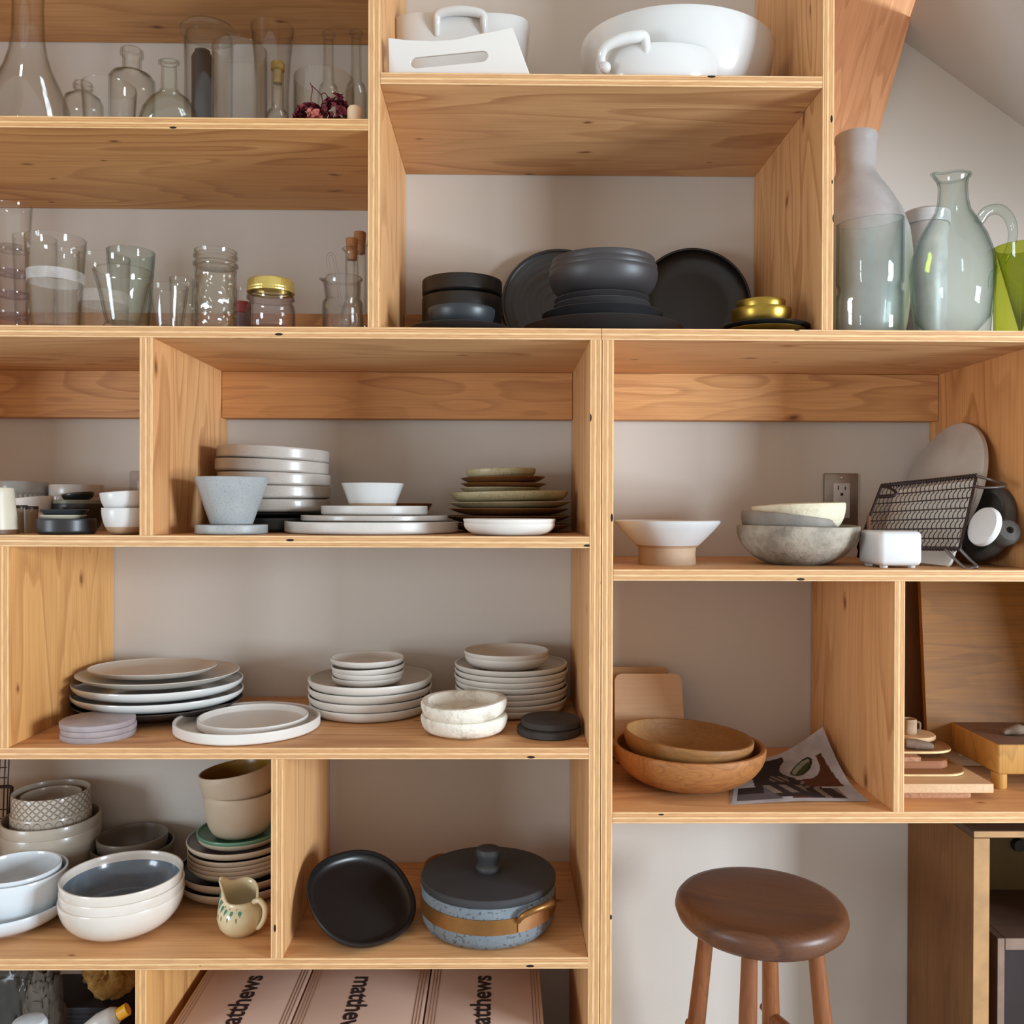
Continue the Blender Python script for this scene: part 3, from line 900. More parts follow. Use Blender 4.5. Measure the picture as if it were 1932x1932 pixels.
# ------------------------------------------------------------------ crockery glazes
WHITE = ceramic('white_glaze', (212, 212, 209), (204, 204, 201), 0.14, coat=0.5, mottle=4)
WHITEM = ceramic('white_bisque', (218, 212, 204), (204, 196, 188), 0.5, mottle=6, mott=0.5)
STONEW = ceramic('stone_white_glaze', (206, 203, 196), (188, 184, 178), 0.42, 0.10, (110, 100, 90), mottle=8)
GREYPL = ceramic('warm_grey_glaze', (186, 177, 168), (166, 156, 147), 0.32, 0.22, (80, 66, 56), mottle=8, coat=0.15)
GREYBL = ceramic('blue_grey_glaze', (168, 172, 172), (146, 149, 150), 0.45, 0.4, (112, 104, 98), mottle=12, mott=0.5)
BLACK = ceramic('matte_black_glaze', (40, 39, 40), (30, 29, 30), 0.38, mottle=9, mott=0.5)
BLACKS = ceramic('charcoal_satin', (58, 55, 56), (48, 45, 46), 0.46, mottle=6)
BLACKP = ceramic('black_plate_glaze', (34, 33, 33), (24, 23, 24), 0.33, mottle=9)
SLATE = ceramic('slate_blue_black', (48, 53, 56), (36, 40, 43), 0.4, mottle=16, mott=0.5)
BRASS = ceramic('aged_brass', (178, 148, 66), (132, 104, 40), 0.32, mottle=18, mott=0.5)
for n in BRASS.node_tree.nodes:
    if n.type == 'BSDF_PRINCIPLED':
        n.inputs['Metallic'].default_value = 0.9
OLIVE = ceramic('olive_speckled', (186, 174, 138), (164, 152, 114), 0.4, 0.45, (66, 52, 30), mottle=10)
BROWN = ceramic('brown_glaze', (140, 92, 52), (112, 70, 38), 0.3, 0.2, (50, 30, 14), mottle=14)
BROWND = ceramic('brown_clay', (124, 92, 60), (96, 66, 40), 0.5, 0.3, (50, 34, 20), mottle=10)
TAN = ceramic('bare_clay', (178, 150, 122), (160, 130, 102), 0.7, mottle=12)

# ------------------------------------------------------------------ white serving ware, top middle shelf
zs = Z_TM
Y = 0.255; s = sc(Y); X = W(872, 60, Y).x
H = top_h(872, 28, zs, Y, 0.07)
t_ = thing('baking_dish', 'deep white oblong baking dish with a loop handle, behind the slotted tray', 'baking dish', (X, Y, zs), 'white serving ware')
dish('dish_body', None, None, WHITE, 0, 0, 0, 127 * s, H, .86, 6 * s, 'cone', parent=t_, ay=.62, power=4.5, seg=96, tb=5 * s)
for sg in (-1, 1):
    yy = sg * 127 * s * .62
    rods('handle', [([(-43 * s, yy * .93, H - 40 * s), (-42 * s, yy * 1.06, H - 22 * s), (-38 * s, yy * 1.10, H - 8 * s), (0, yy * 1.12, H - 3 * s), (38 * s, yy * 1.10, H - 8 * s), (42 * s, yy * 1.06, H - 22 * s), (43 * s, yy * .93, H - 40 * s)], [5.5 * s, 7 * s, 8 * s, 8.5 * s, 8 * s, 7 * s, 5.5 * s])], WHITE, t_, seg=14)
# slotted tray: flat base, the two ends turned up with a hand slot
Y = 0.085; s = sc(Y)
org = Vector((W(868, 100, Y).x, Y, zs))
t_ = thing('serving_tray', 'white porcelain tray with a hand slot in its turned-up end', 'tray', org, 'white serving ware')
TRAYM = ceramic('porcelain_tray', (214, 209, 202), (208, 202, 195), 0.3, mottle=4)
def flap(name, y, lean, flip):
    cu = bpy.data.curves.new(name, 'CURVE')
    cu.dimensions = '2D'
    cu.fill_mode = 'BOTH'
    cu.extrude = .0022
    cu.bevel_depth = .0014
    hb, hl, hr = 0.002, H1, H2
    out = [(-.111, hb), (.118, hb)]
    top = [(.088, hr), (.062, hr - .005), (.03, hl + .010), (0, hl + .003), (-.04, hl), (-.085, hl + .001), (-.111, hl + .004)]
    for pts_ in (out + top, [(-.066 + .012 * math.cos(a) if math.cos(a) < 0 else .038 + .012 * math.cos(a), sl0 + .0095 * math.sin(a)) for a in [2 * PI * (k + .5) / 24 for k in range(24)]]):
        sp = cu.splines.new('POLY')
        sp.points.add(len(pts_) - 1)
        for q, (x, z) in zip(sp.points, pts_):
            q.co = (x, z + (x * .10 if len(pts_) == 24 else 0), 0, 1)
        sp.use_cyclic_u = True
    tmp = bpy.data.objects.new('tmp', cu)
    C.objects.link(tmp)
    dg = bpy.context.evaluated_depsgraph_get()
    me = bpy.data.meshes.new_from_object(tmp.evaluated_get(dg))
    bpy.data.objects.remove(tmp)
    me.materials.clear()
    me.materials.append(TRAYM)
    o = link(name, me, t_)
    o.location = (0, y, 0)
    o.rotation_euler = (PI / 2 + lean, 0, 0)
    return o
zl = lambda py: W(868, py, .02).z - zs
H1, H2, sl0 = zl(84), zl(60), zl(113)
flap('slotted_end', -.062, 0.20, False)
flap('slotted_end', .062, -0.20, True)
bm = bmesh.new(); bm_box(bm, -.111, .118, -.064, .064, 0, .006, .002, 2)
link('tray_base', mesh_of(bm, 'tray_base', TRAYM), t_)
# big oval bowl and the gratin dish in front
Y = 0.19; X, _, R = put(1268, 362, zs, Y)
H = top_h(1268, 6, zs, Y, R * .86)
dish('serving_bowl', 'very large glossy white serving bowl behind the eared gratin dish', 'bowl', WHITE, X, Y, zs, R, H, .5, .005, 'round', foot=.006, ay=.86, seg=96, group='white serving ware', rot=(0, .03, 0), n=16)
Y = 0.095; X, _, R = put(1256, 236, zs, Y)
X = W(1256, 110, 0.02).x
H = top_h(1256, 83, zs, Y, R * .55)
t_ = thing('gratin_dish', 'small white gratin dish with a scrolled ear handle at the shelf edge', 'gratin dish', (X, Y, zs), 'white serving ware', (0, 0, 0))
dish('dish_body', None, None, WHITE, 0, 0, 0, R, H, .72, .005, 'round', parent=t_, ay=.62, seg=72, foot=.004)
c0 = Vector((-.062, -.048, H - .010))
rods('ear_handle', [([c0 + Vector(v) for v in ((-.036, .004, -.024), (-.041, -.006, -.010), (-.034, -.014, .003), (-.012, -.020, .012), (.012, -.022, .016), (.027, -.020, .017), (.032, -.015, .004), (.033, -.008, -.008))], [.006, .0072, .008, .0095, .010, .009, .007, .006])], WHITE, t_, seg=14)
for dx, dz in ((-.034, -.026), (.035, -.006)):
    bm = bmesh.new()
    bmesh.ops.create_uvsphere(bm, u_segments=16, v_segments=10, radius=.0095)
    o = link('scroll', mesh_of(bm, 'scroll', WHITE), t_)
    o.location = c0 + Vector((dx, -.004, dz))

# ------------------------------------------------------------------ black ware on the long board
zs = Z_M
GB = 'black dishes on the long board'
X, Y, R = put(867, 196, zs, 0.10)
H = top_h(867, 602, zs, Y, R)
dish('plate', 'black saucer plate under the small slate bowl', 'plate', BLACK, X, Y, zs, R, max(H, .012), .6, .004, 'plate', group=GB)
Y = 0.285
X, _, R = put(872, 150, zs, Y)
X = W(872, 560, Y).x
s = sc(Y)
Ha = top_h(872, 547, zs, Y, R)
Hb = top_h(872, 513, zs, Y, R)
dish('bowl', 'lower black straight-sided bowl of the pair behind the slate bowl', 'bowl', BLACK, X, Y, zs, R, Ha, .8, .004, 'cyl', group=GB)
dish('bowl', 'upper black straight-sided bowl of the pair behind the slate bowl', 'bowl', BLACK, X, Y, zs + Ha + .0003, R, Hb - Ha, .8, .004, 'cyl', group=GB)
X2, Y2, R2 = put(870, 126, zs, 0.085)
H = top_h(870, 571, zs + .006, Y2, R2)
dish('bowl', 'small slate-blue black bowl in front of the straight-sided pair', 'bowl', SLATE, X2, Y2, zs + .0065, R2, H, .42, .004, 'round', group=GB)
# leaning plates
def leaning(name, label, cat, mat, cx, top, w, zs, lean, H, kind, group, rb=.68, yaw=0, ybase=None, mats=None):
    Y = .27
    for _ in range(5):
        R = w / 2 * sc(Y)
        Y = YW - .004 - R * math.sin(lean) - H * math.cos(lean)
    X = W(cx, 560, Y).x
    o = dish(name, label, cat, mat, 0, 0, 0, R, H, rb, .005, kind, group=group, seg=72)
    o.rotation_euler = (PI / 2 - lean, 0, yaw)
    o.location = (X, Y + .004, zs + R * math.cos(lean) + H * math.sin(lean) * .5)
    return o
def ringed(col, col2):
    m, nt, out = new_mat('ringed_black_glaze')
    tc = nd(nt, 'ShaderNodeTexCoord')
    sp = nd(nt, 'ShaderNodeSeparateXYZ')
    nt.links.new(tc.outputs['Object'], sp.inputs[0])
    r = math_(nt, 'SQRT', math_(nt, 'ADD', math_(nt, 'POWER', sp.outputs[0], 2), math_(nt, 'POWER', sp.outputs[1], 2)))
    w = math_(nt, 'SINE', math_(nt, 'MULTIPLY', r, 900))
    w2 = math_(nt, 'SINE', math_(nt, 'MULTIPLY', r, 330))
    f = math_(nt, 'MULTIPLY_ADD', math_(nt, 'MULTIPLY', w, w2), .5, .5)
    c = mixc(nt, f, rgb(*col), rgb(*col2))
    principled(nt, out, c, 0.34, normal=bump(nt, w2, .35, .0006))
    return m
leaning('plate', 'black plate with turned rings leaning on the wall left of the bowl tower', 'plate', ringed((44, 43, 43), (60, 59, 58)), 1055, 466, 218, zs, .16, .016, 'plate', GB)
leaning('shallow_bowl', 'black coupe dish leaning on the wall right of the bowl tower', 'dish', BLACKP, 1306, 471, 212, zs, .16, .030, 'round', GB, rb=.62)
# tower
Y = .150
specs = [(301, .020, 'wide black dinner plate at the bottom of the black tower', 'plate', 589, BLACK), (227, .016, 'second black plate up in the black tower', 'plate', 569, BLACK),
         (184, .013, 'third black plate up in the black tower, smaller', 'plate', 556, BLACKS), (180, .012, 'small black plate right under the charcoal bowls', 'plate', 545, BLACKS)]
z = zs
for w, hh, lab, cat, top, m in specs:
    X, _, R = put(1139, w, zs, Y)
    X = W(1142, 560, Y - .05).x
    zt_ = W(1140, top, Y - R).z
    dish('plate', lab, cat, m, X, Y, z, R, max(zt_ - z, .008), .80, .004, 'cone', group=GB)
    z = zt_ - .0035
z += .003
for i, (w, top, lab) in enumerate(((205, 488, 'lowest of the three nested charcoal bowls'), (203, 477, 'middle one of the three nested charcoal bowls'), (194, 465, 'topmost of the three nested charcoal bowls'))):
    X, _, R = put(1145, w, zs, Y)
    X = W(1144, 520, Y - .05).x
    zt_ = W(1145, top, Y - R).z
    dish('bowl', lab, 'bowl', BLACKS, X, Y, z, R, zt_ - z, .55, .0042, 'round', group=GB, p=.9)
    z += .0125
# brass
Y = .07
X, _, R = put(1438, 158, zs, Y)
h1 = top_h(1438, 604, zs, Y, R * .9)
dish('plate', 'polished brass plate at the bottom of the brass stack', 'plate', BRASS, X, Y, zs, R, .010, .6, .003, 'plate', group='brass dishes')
dish('plate', 'thin black plate resting on the brass plate', 'plate', BLACKP, X + .003, Y, zs + .0078, R * 1.04, .010, .6, .003, 'plate', group=GB)
X, _, R = put(1434, 112, zs, Y)
z = zs + .0122
zt_ = W(1434, 573, Y - R).z
dish('bowl', 'lower brass bowl of the nested brass pair', 'bowl', BRASS, X, Y, z, R, zt_ - z, .6, .0022, 'round', group='brass dishes')
z2 = z + .012
X, _, R = put(1433, 91, zs, Y)
zt_ = W(1434, 559, Y - R).z
dish('bowl', 'upper brass bowl of the nested brass pair', 'bowl', BRASS, X, Y, z2, R, zt_ - z2, .62, .0022, 'round', group='brass dishes', rot=(0, 0, 0))

# ------------------------------------------------------------------ generic stacks below eye level
def stack(cx, zs, w0, specs, bot=None, Y=None, rbf=.7, group=None, z0=0.0, ref=None):
    """specs from the bottom: (name, label, cat, mats, w px, height px, pitch px, kind, extra dict)"""
    X, Yc, R = put(cx, w0, zs, Y, bot, rbf)
    if ref is not None:
        X = W(cx, ref, Yc).x
    s = sc(Yc)
    z = zs + z0
    for (n, lab, cat, m, w, h, p, kind, ex) in specs:
        ex = dict(ex)
        dx, dy = ex.pop('dx', 0) * s, ex.pop('dy', 0)
        dish(n, lab, cat, m, X + dx, Yc + dy, z, w / 2 * s, h * s, ex.pop('rb', .8), ex.pop('t', 3.4) * s, kind, group=ex.pop('group', group), foot=ex.pop('foot', 0) * s, base=(ex.pop('base') * s if 'base' in ex else None), **ex)
        z += p * s
    return X, Yc, s

# ------------------------------------------------------------------ left bay with ramekins
zs = Z_L1
GR = 'small dishes in the ramekin bay'
RAMG = ceramic('grey_ramekin', (172, 176, 174), (160, 162, 160), 0.28, mottle=8, coat=.2)
RAMW = ceramic('pale_ramekin', (186, 178, 170), (174, 166, 158), 0.3, mottle=8, coat=.2)
def ramekin(label, cx, w, top, Y, mat):
    X, _, R = put(cx, w, zs, Y)
    X = W(cx, 950, Y).x
    H = top_h(cx, top, zs, Y, R)
    s = sc(Y)
    pr = [(0, .002), (R * .9, .002), (R * .91, 0), (R * .95, 0)] + [(R * .955, H * k) for k in (.02, .2, .4, .6, .74)] + [(R * .985, H * .76), (R, H * .8), (R, H * .97), (R * .98, H), (R * .93, H * .98), (R * .90, H * .8), (R * .88, .012), (R * .8, .006), (0, .006)]
    def rib(v, a, r):
        if abs(r - R * .955) < 1e-5:
            k = 1 - .022 * (0.5 + .5 * math.cos(34 * a)) ** 3
            return Vector((v.x * k, v.y * k, v.z))
        return v
    o = turned('ramekin', pr, mat, None, (X, Y, zs), seg=204, warp=rib)
    tag(o, label, 'ramekin', 'ribbed ramekins')
ramekin('blue-grey ribbed ramekin behind the tall cup at the left', 38, 96, 910, .290, RAMG)
ramekin('pale ribbed ramekin behind the black dishes', 145, 94, 916, .30, RAMW)
CREAMC = ceramic('cream_glaze', (212, 204, 184), (198, 188, 166), .35, .15, (120, 100, 70), mottle=8)
X, Y, s = stack(-8, zs, 78, [('cup', 'tall cream cup with a bare dark foot at the left edge', 'cup', [CREAMC, CREAMC, BROWND], 60, 87, 0, 'cone', dict(rb=1.28, base=6))], bot=1009, rbf=1.0, group=GR)
CUPBR = ceramic('brown_cup', (158, 136, 110), (132, 110, 86), .4, .2, mottle=10)
CUPRIM = ceramic('dark_cup_rim', (62, 42, 32), None, .3)
def rimmed(label, cx, w, top, Y, group):
    X, _, R = put(cx, w, zs, Y)
    H = top_h(cx, top, zs, Y, R)
    pr, k = dish_prof(R, H, R * .82, .0026, 'cone')
    pr = pr[:k - 4] + [(R * .975, H * .86)] + pr[k - 4:] if False else pr
    o = turned('cup', pr, [CUPBR, CUPRIM], None, (X, Y, zs), seg=40, mi=lambda i, a, b: 1 if min(a[1], b[1]) > H * .80 else 0)
    tag(o, label, 'cup', group)
rimmed('small brown cup with a dark rim, right against the tall cream cup', 36, 30, 953, .112, 'small brown cups')
rimmed('small brown cup with a dark rim beside the white tilted bowl', 56, 30, 955, .118, 'small brown cups')
stack(64, zs, 76, [('bowl', 'lower white bowl in front of the blue-grey ramekin', 'bowl', WHITEM, 70, 36, 26, 'round', dict(rb=.5)), ('bowl', 'tilted white bowl in front of the blue-grey ramekin', 'bowl', WHITEM, 72, 38, 0, 'round', dict(rb=.5, rot=(0, -.10, 0), z=0) if False else dict(rb=.5, rot=(0, -.10, 0)))], Y=.186, group=GR, ref=960)
X, Y, s = stack(126, zs, 103, [('dish', 'black straight-sided dish at the bottom of the small dark stack', 'dish', BLACK, 102, 29, 24, 'cyl', dict(rb=.9)),
                     ('saucer', 'cream saucer in the small dark stack', 'saucer', CREAMC, 80, 12, 8, 'plate', dict(rb=.55, dx=-6)),
                     ('saucer', 'dark grey saucer on top of the cream saucer', 'saucer', SLATE, 84, 14, 10, 'plate', dict(rb=.55, dx=-4))], bot=1009, rbf=.9, group=GR)
GRGREEN = ceramic('grey_green', (116, 118, 98), None, .4)
X2, Y2, s2 = stack(149, zs, 94, [('bowl', 'black round bowl behind the small dark stack', 'bowl', BLACKP, 92, 54, 50, 'round', dict(rb=.5)),
                     ('dish', 'grey-green shallow dish on the black round bowl', 'dish', GRGREEN, 92, 9, 6, 'cyl', dict(rb=.9)),
                     ('bowl', 'small black bowl tipped on its side over the grey-green dish', 'bowl', BLACKP, 56, 16, 0, 'round', dict(rb=.4, rot=(0, -.12, 0), dx=0))], Y=.215, group=GR, ref=960)
WB = ceramic('white_dipped', (208, 206, 202), (196, 192, 188), .3, .06)
stack(237, zs, 84, [('bowl', 'lower white bowl dipped over bare clay next to the divider', 'bowl', [WB, WB, TAN], 84, 50, 42, 'round', dict(rb=.45, base=13)),
                    ('bowl', 'upper white bowl of the pair next to the divider', 'bowl', WB, 85, 38, 0, 'round', dict(rb=.5, rot=(0, -.07, 0)))], bot=1009, rbf=.5, group=GR)

# ------------------------------------------------------------------ middle bay of the left unit
zs = Z_L1
GP = 'grey and white stoneware on the upper left shelf'
sp_ = [('dish', 'black deep dish at the bottom of the grey deep-plate tower', 'dish', BLACK, 192, 26, 27, 'cyl', dict(rb=.92)),
       ('plate', 'thin black plate under the grey deep plates', 'plate', BLACK, 200, 8, 9, 'plate', dict(rb=.7))]
for i, nm in enumerate(('lowest', 'second', 'third', 'fourth', 'topmost')):
    sp_.append(('deep_plate', nm + ' of the five warm grey deep plates behind the cone bowl', 'plate', GREYPL, (198, 203, 206, 207, 205)[i], 24, 24 if i < 2 else 23.5, 'cyl',
                dict(rb=.90, dx=(8, 6, 4, 0, 2)[i], rot=(0, (0, 0, .02, .035, .045)[i], 0), t=4)))
stack(514, zs, 205, sp_, Y=.262, group=GP, ref=960)
stack(437, zs, 133, [('saucer', 'blue-grey straight-sided saucer under the cone bowl', 'saucer', GREYBL, 132, 18, 18.4, 'cyl', dict(rb=.95)),
                     ('cone_bowl', 'tall blue-grey cone-shaped bowl on its saucer beside the divider', 'bowl', GREYBL, 137, 88, 0, 'cone', dict(rb=.56, t=2.6))], bot=1009.5, rbf=.95, group=GP)
X, Yc, s = stack(703, zs, 326, [('plate', 'widest grey-white flat plate at the bottom of the middle group', 'plate', STONEW, 322, 22, 22.3, 'cyl', dict(rb=.955)),
                     ('plate', 'second grey plate in the middle group, slightly smaller', 'plate', GREYPL, 274, 11, 11.3, 'cyl', dict(rb=.97, dx=5)),
                     ('plate', 'cream plate under the small white bowl in the middle group', 'plate', STONEW, 198, 17, 17.3, 'cyl', dict(rb=.96, dx=4)),
                     ('bowl', 'small white tapered bowl crowning the middle plate group', 'bowl', [WHITE, WHITE, TAN], 117, 42, 0, 'cone', dict(rb=.74, base=4))], bot=1010, rbf=.955, group=GP)
X2 = W(772, 960, .308).x
dish('bowl', 'small brown wooden bowl behind the cream plate of the middle group', 'bowl', BROWN, X2, .308, zs + 33.6 * s, .046, .022, .72, .003, 'cone', group=GP)
stack(961, zs, 176, [('plate', 'lower of the two white rimmed dishes in front of the olive tower', 'dish', WHITEM, 172, 23, 9, 'round', dict(rb=.62)),
                     ('plate', 'upper of the two white rimmed dishes in front of the olive tower', 'dish', WHITEM, 174, 22, 0, 'round', dict(rb=.62))], Y=.066, group=GP, ref=1000)
GO = 'olive and brown plates of the speckled tower'
stack(958, zs, 240, [('plate', 'large dark brown plate at the bottom of the olive tower', 'plate', BROWND, 232, 15, 16, 'plate', dict(rb=.6, dx=4)),
                     ('plate', 'large dark olive plate second from the bottom of the olive tower', 'plate', BROWND, 236, 15, 15.5, 'plate', dict(rb=.6)),
                     ('plate', 'brown plate third from the bottom of the olive tower', 'plate', BROWN, 226, 13, 11, 'plate', dict(rb=.6, dx=2)),
                     ('plate', 'wide olive plate resting on the brown plate, fourth up', 'plate', OLIVE, 229, 14, 14, 'plate', dict(rb=.62, dx=4, rot=(0, -.012, 0))),
                     ('plate', 'deep wide olive plate at the middle of the olive tower', 'plate', OLIVE, 220, 19, 14, 'round', dict(rb=.7, dx=4, rot=(0, -.02, 0), p=.7)),
                     ('plate', 'smaller olive plate just above the wide olive ones', 'plate', OLIVE, 152, 13, 11, 'plate', dict(rb=.65, dx=-14)),
                     ('plate', 'lower of two small brown plates near the top of the olive tower', 'plate', BROWN, 162, 10, 9.5, 'plate', dict(rb=.65, dx=-8)),
                     ('plate', 'upper of two small brown plates near the top of the olive tower', 'plate', BROWN, 160, 12, 10, 'plate', dict(rb=.65, dx=-9, rot=(0, -.02, 0))),
                     ('plate', 'small speckled olive plate on the very top of the olive tower', 'plate', OLIVE, 132, 17, 0, 'round', dict(rb=.75, dx=-13, rot=(0, -.03, 0), p=.7))], Y=.262, group=GO, ref=965)

# ------------------------------------------------------------------ wall outlets
STEEL = plain('brushed_steel', (150, 138, 126), 0.35, 0.85)
OUTW = plain('outlet_plastic', (206, 202, 200), 0.35)
HOLE = plain('outlet_slot', (24, 22, 22), 0.6)
def outlet(label, x0, x1, y0, y1, steel=True):
    a, b = W(x0, y0, YW), W(x1, y1, YW)
    cx, cz_, w, h = (a.x + b.x) / 2, (a.z + b.z) / 2, b.x - a.x, a.z - b.z
    t_ = thing('wall_outlet', label, 'outlet', (cx, YW, cz_))
    bm = bmesh.new(); bm_box(bm, -w / 2, w / 2, -.0065, -.0002, -h / 2, h / 2, .003, 2)
    link('cover_plate', mesh_of(bm, 'cover_plate', STEEL if steel else plain('painted_plate', (176, 164, 154), .5)), t_)
    bm = bmesh.new(); bm_box(bm, -w * .24, w * .24, -.0085, -.006, -h * .32, h * .32, .001, 2)
    rcp = link('receptacle', mesh_of(bm, 'receptacle', OUTW), t_)
    bm = bmesh.new()
    for dz in (h * .17, -h * .17):
        for dx, hh in ((-w * .10, .0085), (w * .10, .0065)):
            bm_box(bm, dx - .0011, dx + .0011, -.0088, -.0082, dz + .003, dz + .003 + hh)
        bm_box(bm, -.0024, .0024, -.0088, -.0082, dz - .009, dz - .0035, .0014, 2)
    link('slot', mesh_of(bm, 'slot', HOLE), rcp)
    for dz in (h * .42, -h * .42):
        turned('screw', [(0, .0075), (.0022, .0075), (.0036, .0062), (.0036, .005)], plain('screw_steel', (190, 184, 176), .25, .9), t_, (0, 0, dz), (PI / 2, 0, 0), 20)
outlet('steel-plated wall outlet above the stone bowls', 1553, 1617, 893, 996)
outlet('wall outlet plate half hidden by the divider above the white bowls', 246, 306, 889, 990, False)

# ------------------------------------------------------------------ right unit, upper shelf
zs = Z_R1
DIPW = ceramic('white_dip_glaze', (206, 206, 204), (190, 190, 190), .35, .1, (130, 120, 110), mottle=6, coat=.2)
X, Yc, R = put(1258, 198, zs, None, 1068, .55)
s = sc(Yc)
pr = [(0, 3), (44, 3), (46, 0), (53, 0), (54, 3), (53, 20), (54, 32), (60, 37), (75, 52), (90, 68), (98, 78), (99, 81), (97, 83), (95, 82), (86, 69), (70, 54), (52, 42), (30, 37), (0, 36)]
o = turned('footed_bowl', [(r * s, z * s) for r, z in pr], [DIPW, TAN], None, (X, Yc, zs), seg=72, mi=lambda i, a, b: 1 if i < 7 and b[1] < 40 * s else 0)
tag(o, 'white glazed footed bowl with a bare clay foot, left on its shelf', 'bowl')
STONEB = ceramic('weathered_stone', (166, 156, 140), (104, 96, 86), .8, mottle=20, mott=.3, b=.8, bias=.06, det=8, rgh=.7)
STONEB2 = ceramic('grey_stoneware_raw', (140, 132, 122), (112, 106, 98), .7, .2, mottle=14, mott=.5, b=.3)
CHALK = ceramic('chalky_cream', (208, 198, 172), (160, 136, 100), .8, mottle=24, mott=.25, b=.7, bias=.13, det=8, rgh=.72)
GS = 'stacked rustic stone bowls'
stack(1503, zs, 224, [('stone_bowl', 'large carved grey stone bowl at the bottom of the rustic stack', 'bowl', STONEB, 222, 73, 34, 'round', dict(rb=.42, t=8, wob=.012, zw=.02, p=1.25)),
                      ('stone_bowl', 'grey bowl tilted in the middle of the rustic stack', 'bowl', STONEB2, 180, 58, 24, 'round', dict(rb=.45, t=5, wob=.01, dx=-20, rot=(0, .11, 0))),
                      ('stone_bowl', 'cream chalky bowl on top of the rustic stack', 'bowl', CHALK, 172, 56, 0, 'round', dict(rb=.6, t=7, wob=.012, zw=.02, dx=4, rot=(0, -.05, 0)))], bot=1067, rbf=.42, group=GS)
# salt box
MARB = ceramic('white_marble', (222, 222, 220), (202, 202, 202), .4, mottle=9, mott=.5)
YB = .035; a, b = W(1660, 1066, YB), W(1742, 1002, YB)
wd = b.x - a.x; hb = b.z - zs - .004
t_ = thing('salt_box', 'white marble salt box with rounded edges and small feet', 'salt box', ((a.x + b.x) / 2, YB + .045, zs))
bm = bmesh.new(); bm_box(bm, -wd / 2, wd / 2, -.045, .045, .004, .004 + hb, .009, 4)
link('box_body', mesh_of(bm, 'box_body', MARB), t_)
for sx in (-1, 1):
    for sy in (-1, 1):
        turned('foot', [(0, 0), (.006, 0), (.007, .0045), (0, .0046)], MARB, t_, (sx * wd * .32, sy * .03, 0), seg=20)
p0 = Vector((a.x + .022, YB + .102, zs))
p1 = W(1639, 974, YB + .118)
t_ = thing('wooden_spoon', 'thin dark wooden spoon handle leaning behind the salt box', 'spoon', p0)
rods('handle', [([(0, 0, .006), (p1 - p0) * .5 + Vector((0, 0, .002)), p1 - p0], [.0036, .0032, .0036])], plain('dark_stick', (124, 76, 34), .6), t_)
bm = bmesh.new(); bm_lathe(bm, [(0, 0), (.004, .0002), (.011, .006), (.010, .012), (0, .014)], 20, ay=.4)
o = link('spoon_tip', mesh_of(bm, 'spoon_tip', plain('dark_stick_tip', (124, 76, 34), .6)), t_); o.location = (.001, -.001, .0003)

# leaning group at the right end
def orient(o, n, up=(0, 0, 1)):
    n = Vector(n).normalized()
    x = Vector(up).cross(n).normalized()
    y = n.cross(x)
    o.rotation_euler = Matrix((x, y, n)).transposed().to_euler()
MARBG = ceramic('veined_marble', (204, 198, 190), (176, 168, 158), .4, mottle=11, mott=.6)
xin = xr0                                      # inner face of the right panel
nn = Vector((-.955, -.04, .29)).normalized()
c = Vector((xin - .0085 - .132 * .30, .240, zs + .1345))
o = turned('marble_board', [(0, -.007), (.128, -.007), (.132, -.004), (.132, .004), (.128, .007), (0, .007)], MARBG, None, c, seg=96)
orient(o, nn)
tag(o, 'large round grey marble board leaning behind the wire rack', 'board')
BOARDW = ceramic('white_stone_board', (224, 220, 212), (208, 202, 192), .5, mottle=7, mott=.6)
def slab(name, quad, th, mat, rad=.012, parent=None):
    """rounded board given by its four front corners (tl, tr, br, bl), th thick away from the viewer"""
    q = [Vector(p) for p in quad]
    n = (q[1] - q[0]).cross(q[3] - q[0]).normalized()
    if n.y < 0:
        n = -n
    ctr = sum(q, Vector()) / 4
    out = []
    for i in range(4):
        p, a, b = q[i], q[i - 1], q[(i + 1) % 4]
        da, db = (a - p).normalized(), (b - p).normalized()
        for k in range(7):
            t = k / 6
            out.append(p + da * rad * (1 - t) ** 2 + db * rad * t ** 2)
    bm = bmesh.new()
    f_ = [bm.verts.new(p - ctr) for p in out]
    b_ = [bm.verts.new(p - ctr + n * th) for p in out]
    bm.faces.new(f_); bm.faces.new(b_[::-1])
    m_ = len(out)
    for i in range(m_):
        bm.faces.new((f_[i], b_[i], b_[(i + 1) % m_], f_[(i + 1) % m_]))
    bmesh.ops.bevel(bm, geom=[e for e in bm.edges if len(e.link_faces) == 2 and e.calc_face_angle(0) > 1.2 and any(len(f.verts) > 8 for f in e.link_faces)], offset=.0012, segments=2, affect='EDGES')
    o = link(name, mesh_of(bm, name, mat), parent)
    o.location = ctr
    return o
o = slab('stone_board', (W(1690, 925, .205), W(1846, 905, .110), W(1791, 1068, .075), W(1655, 1052, .170)), .009, BOARDW, .012)
tag(o, 'white rounded oblong board propped directly behind the wire rack', 'board')
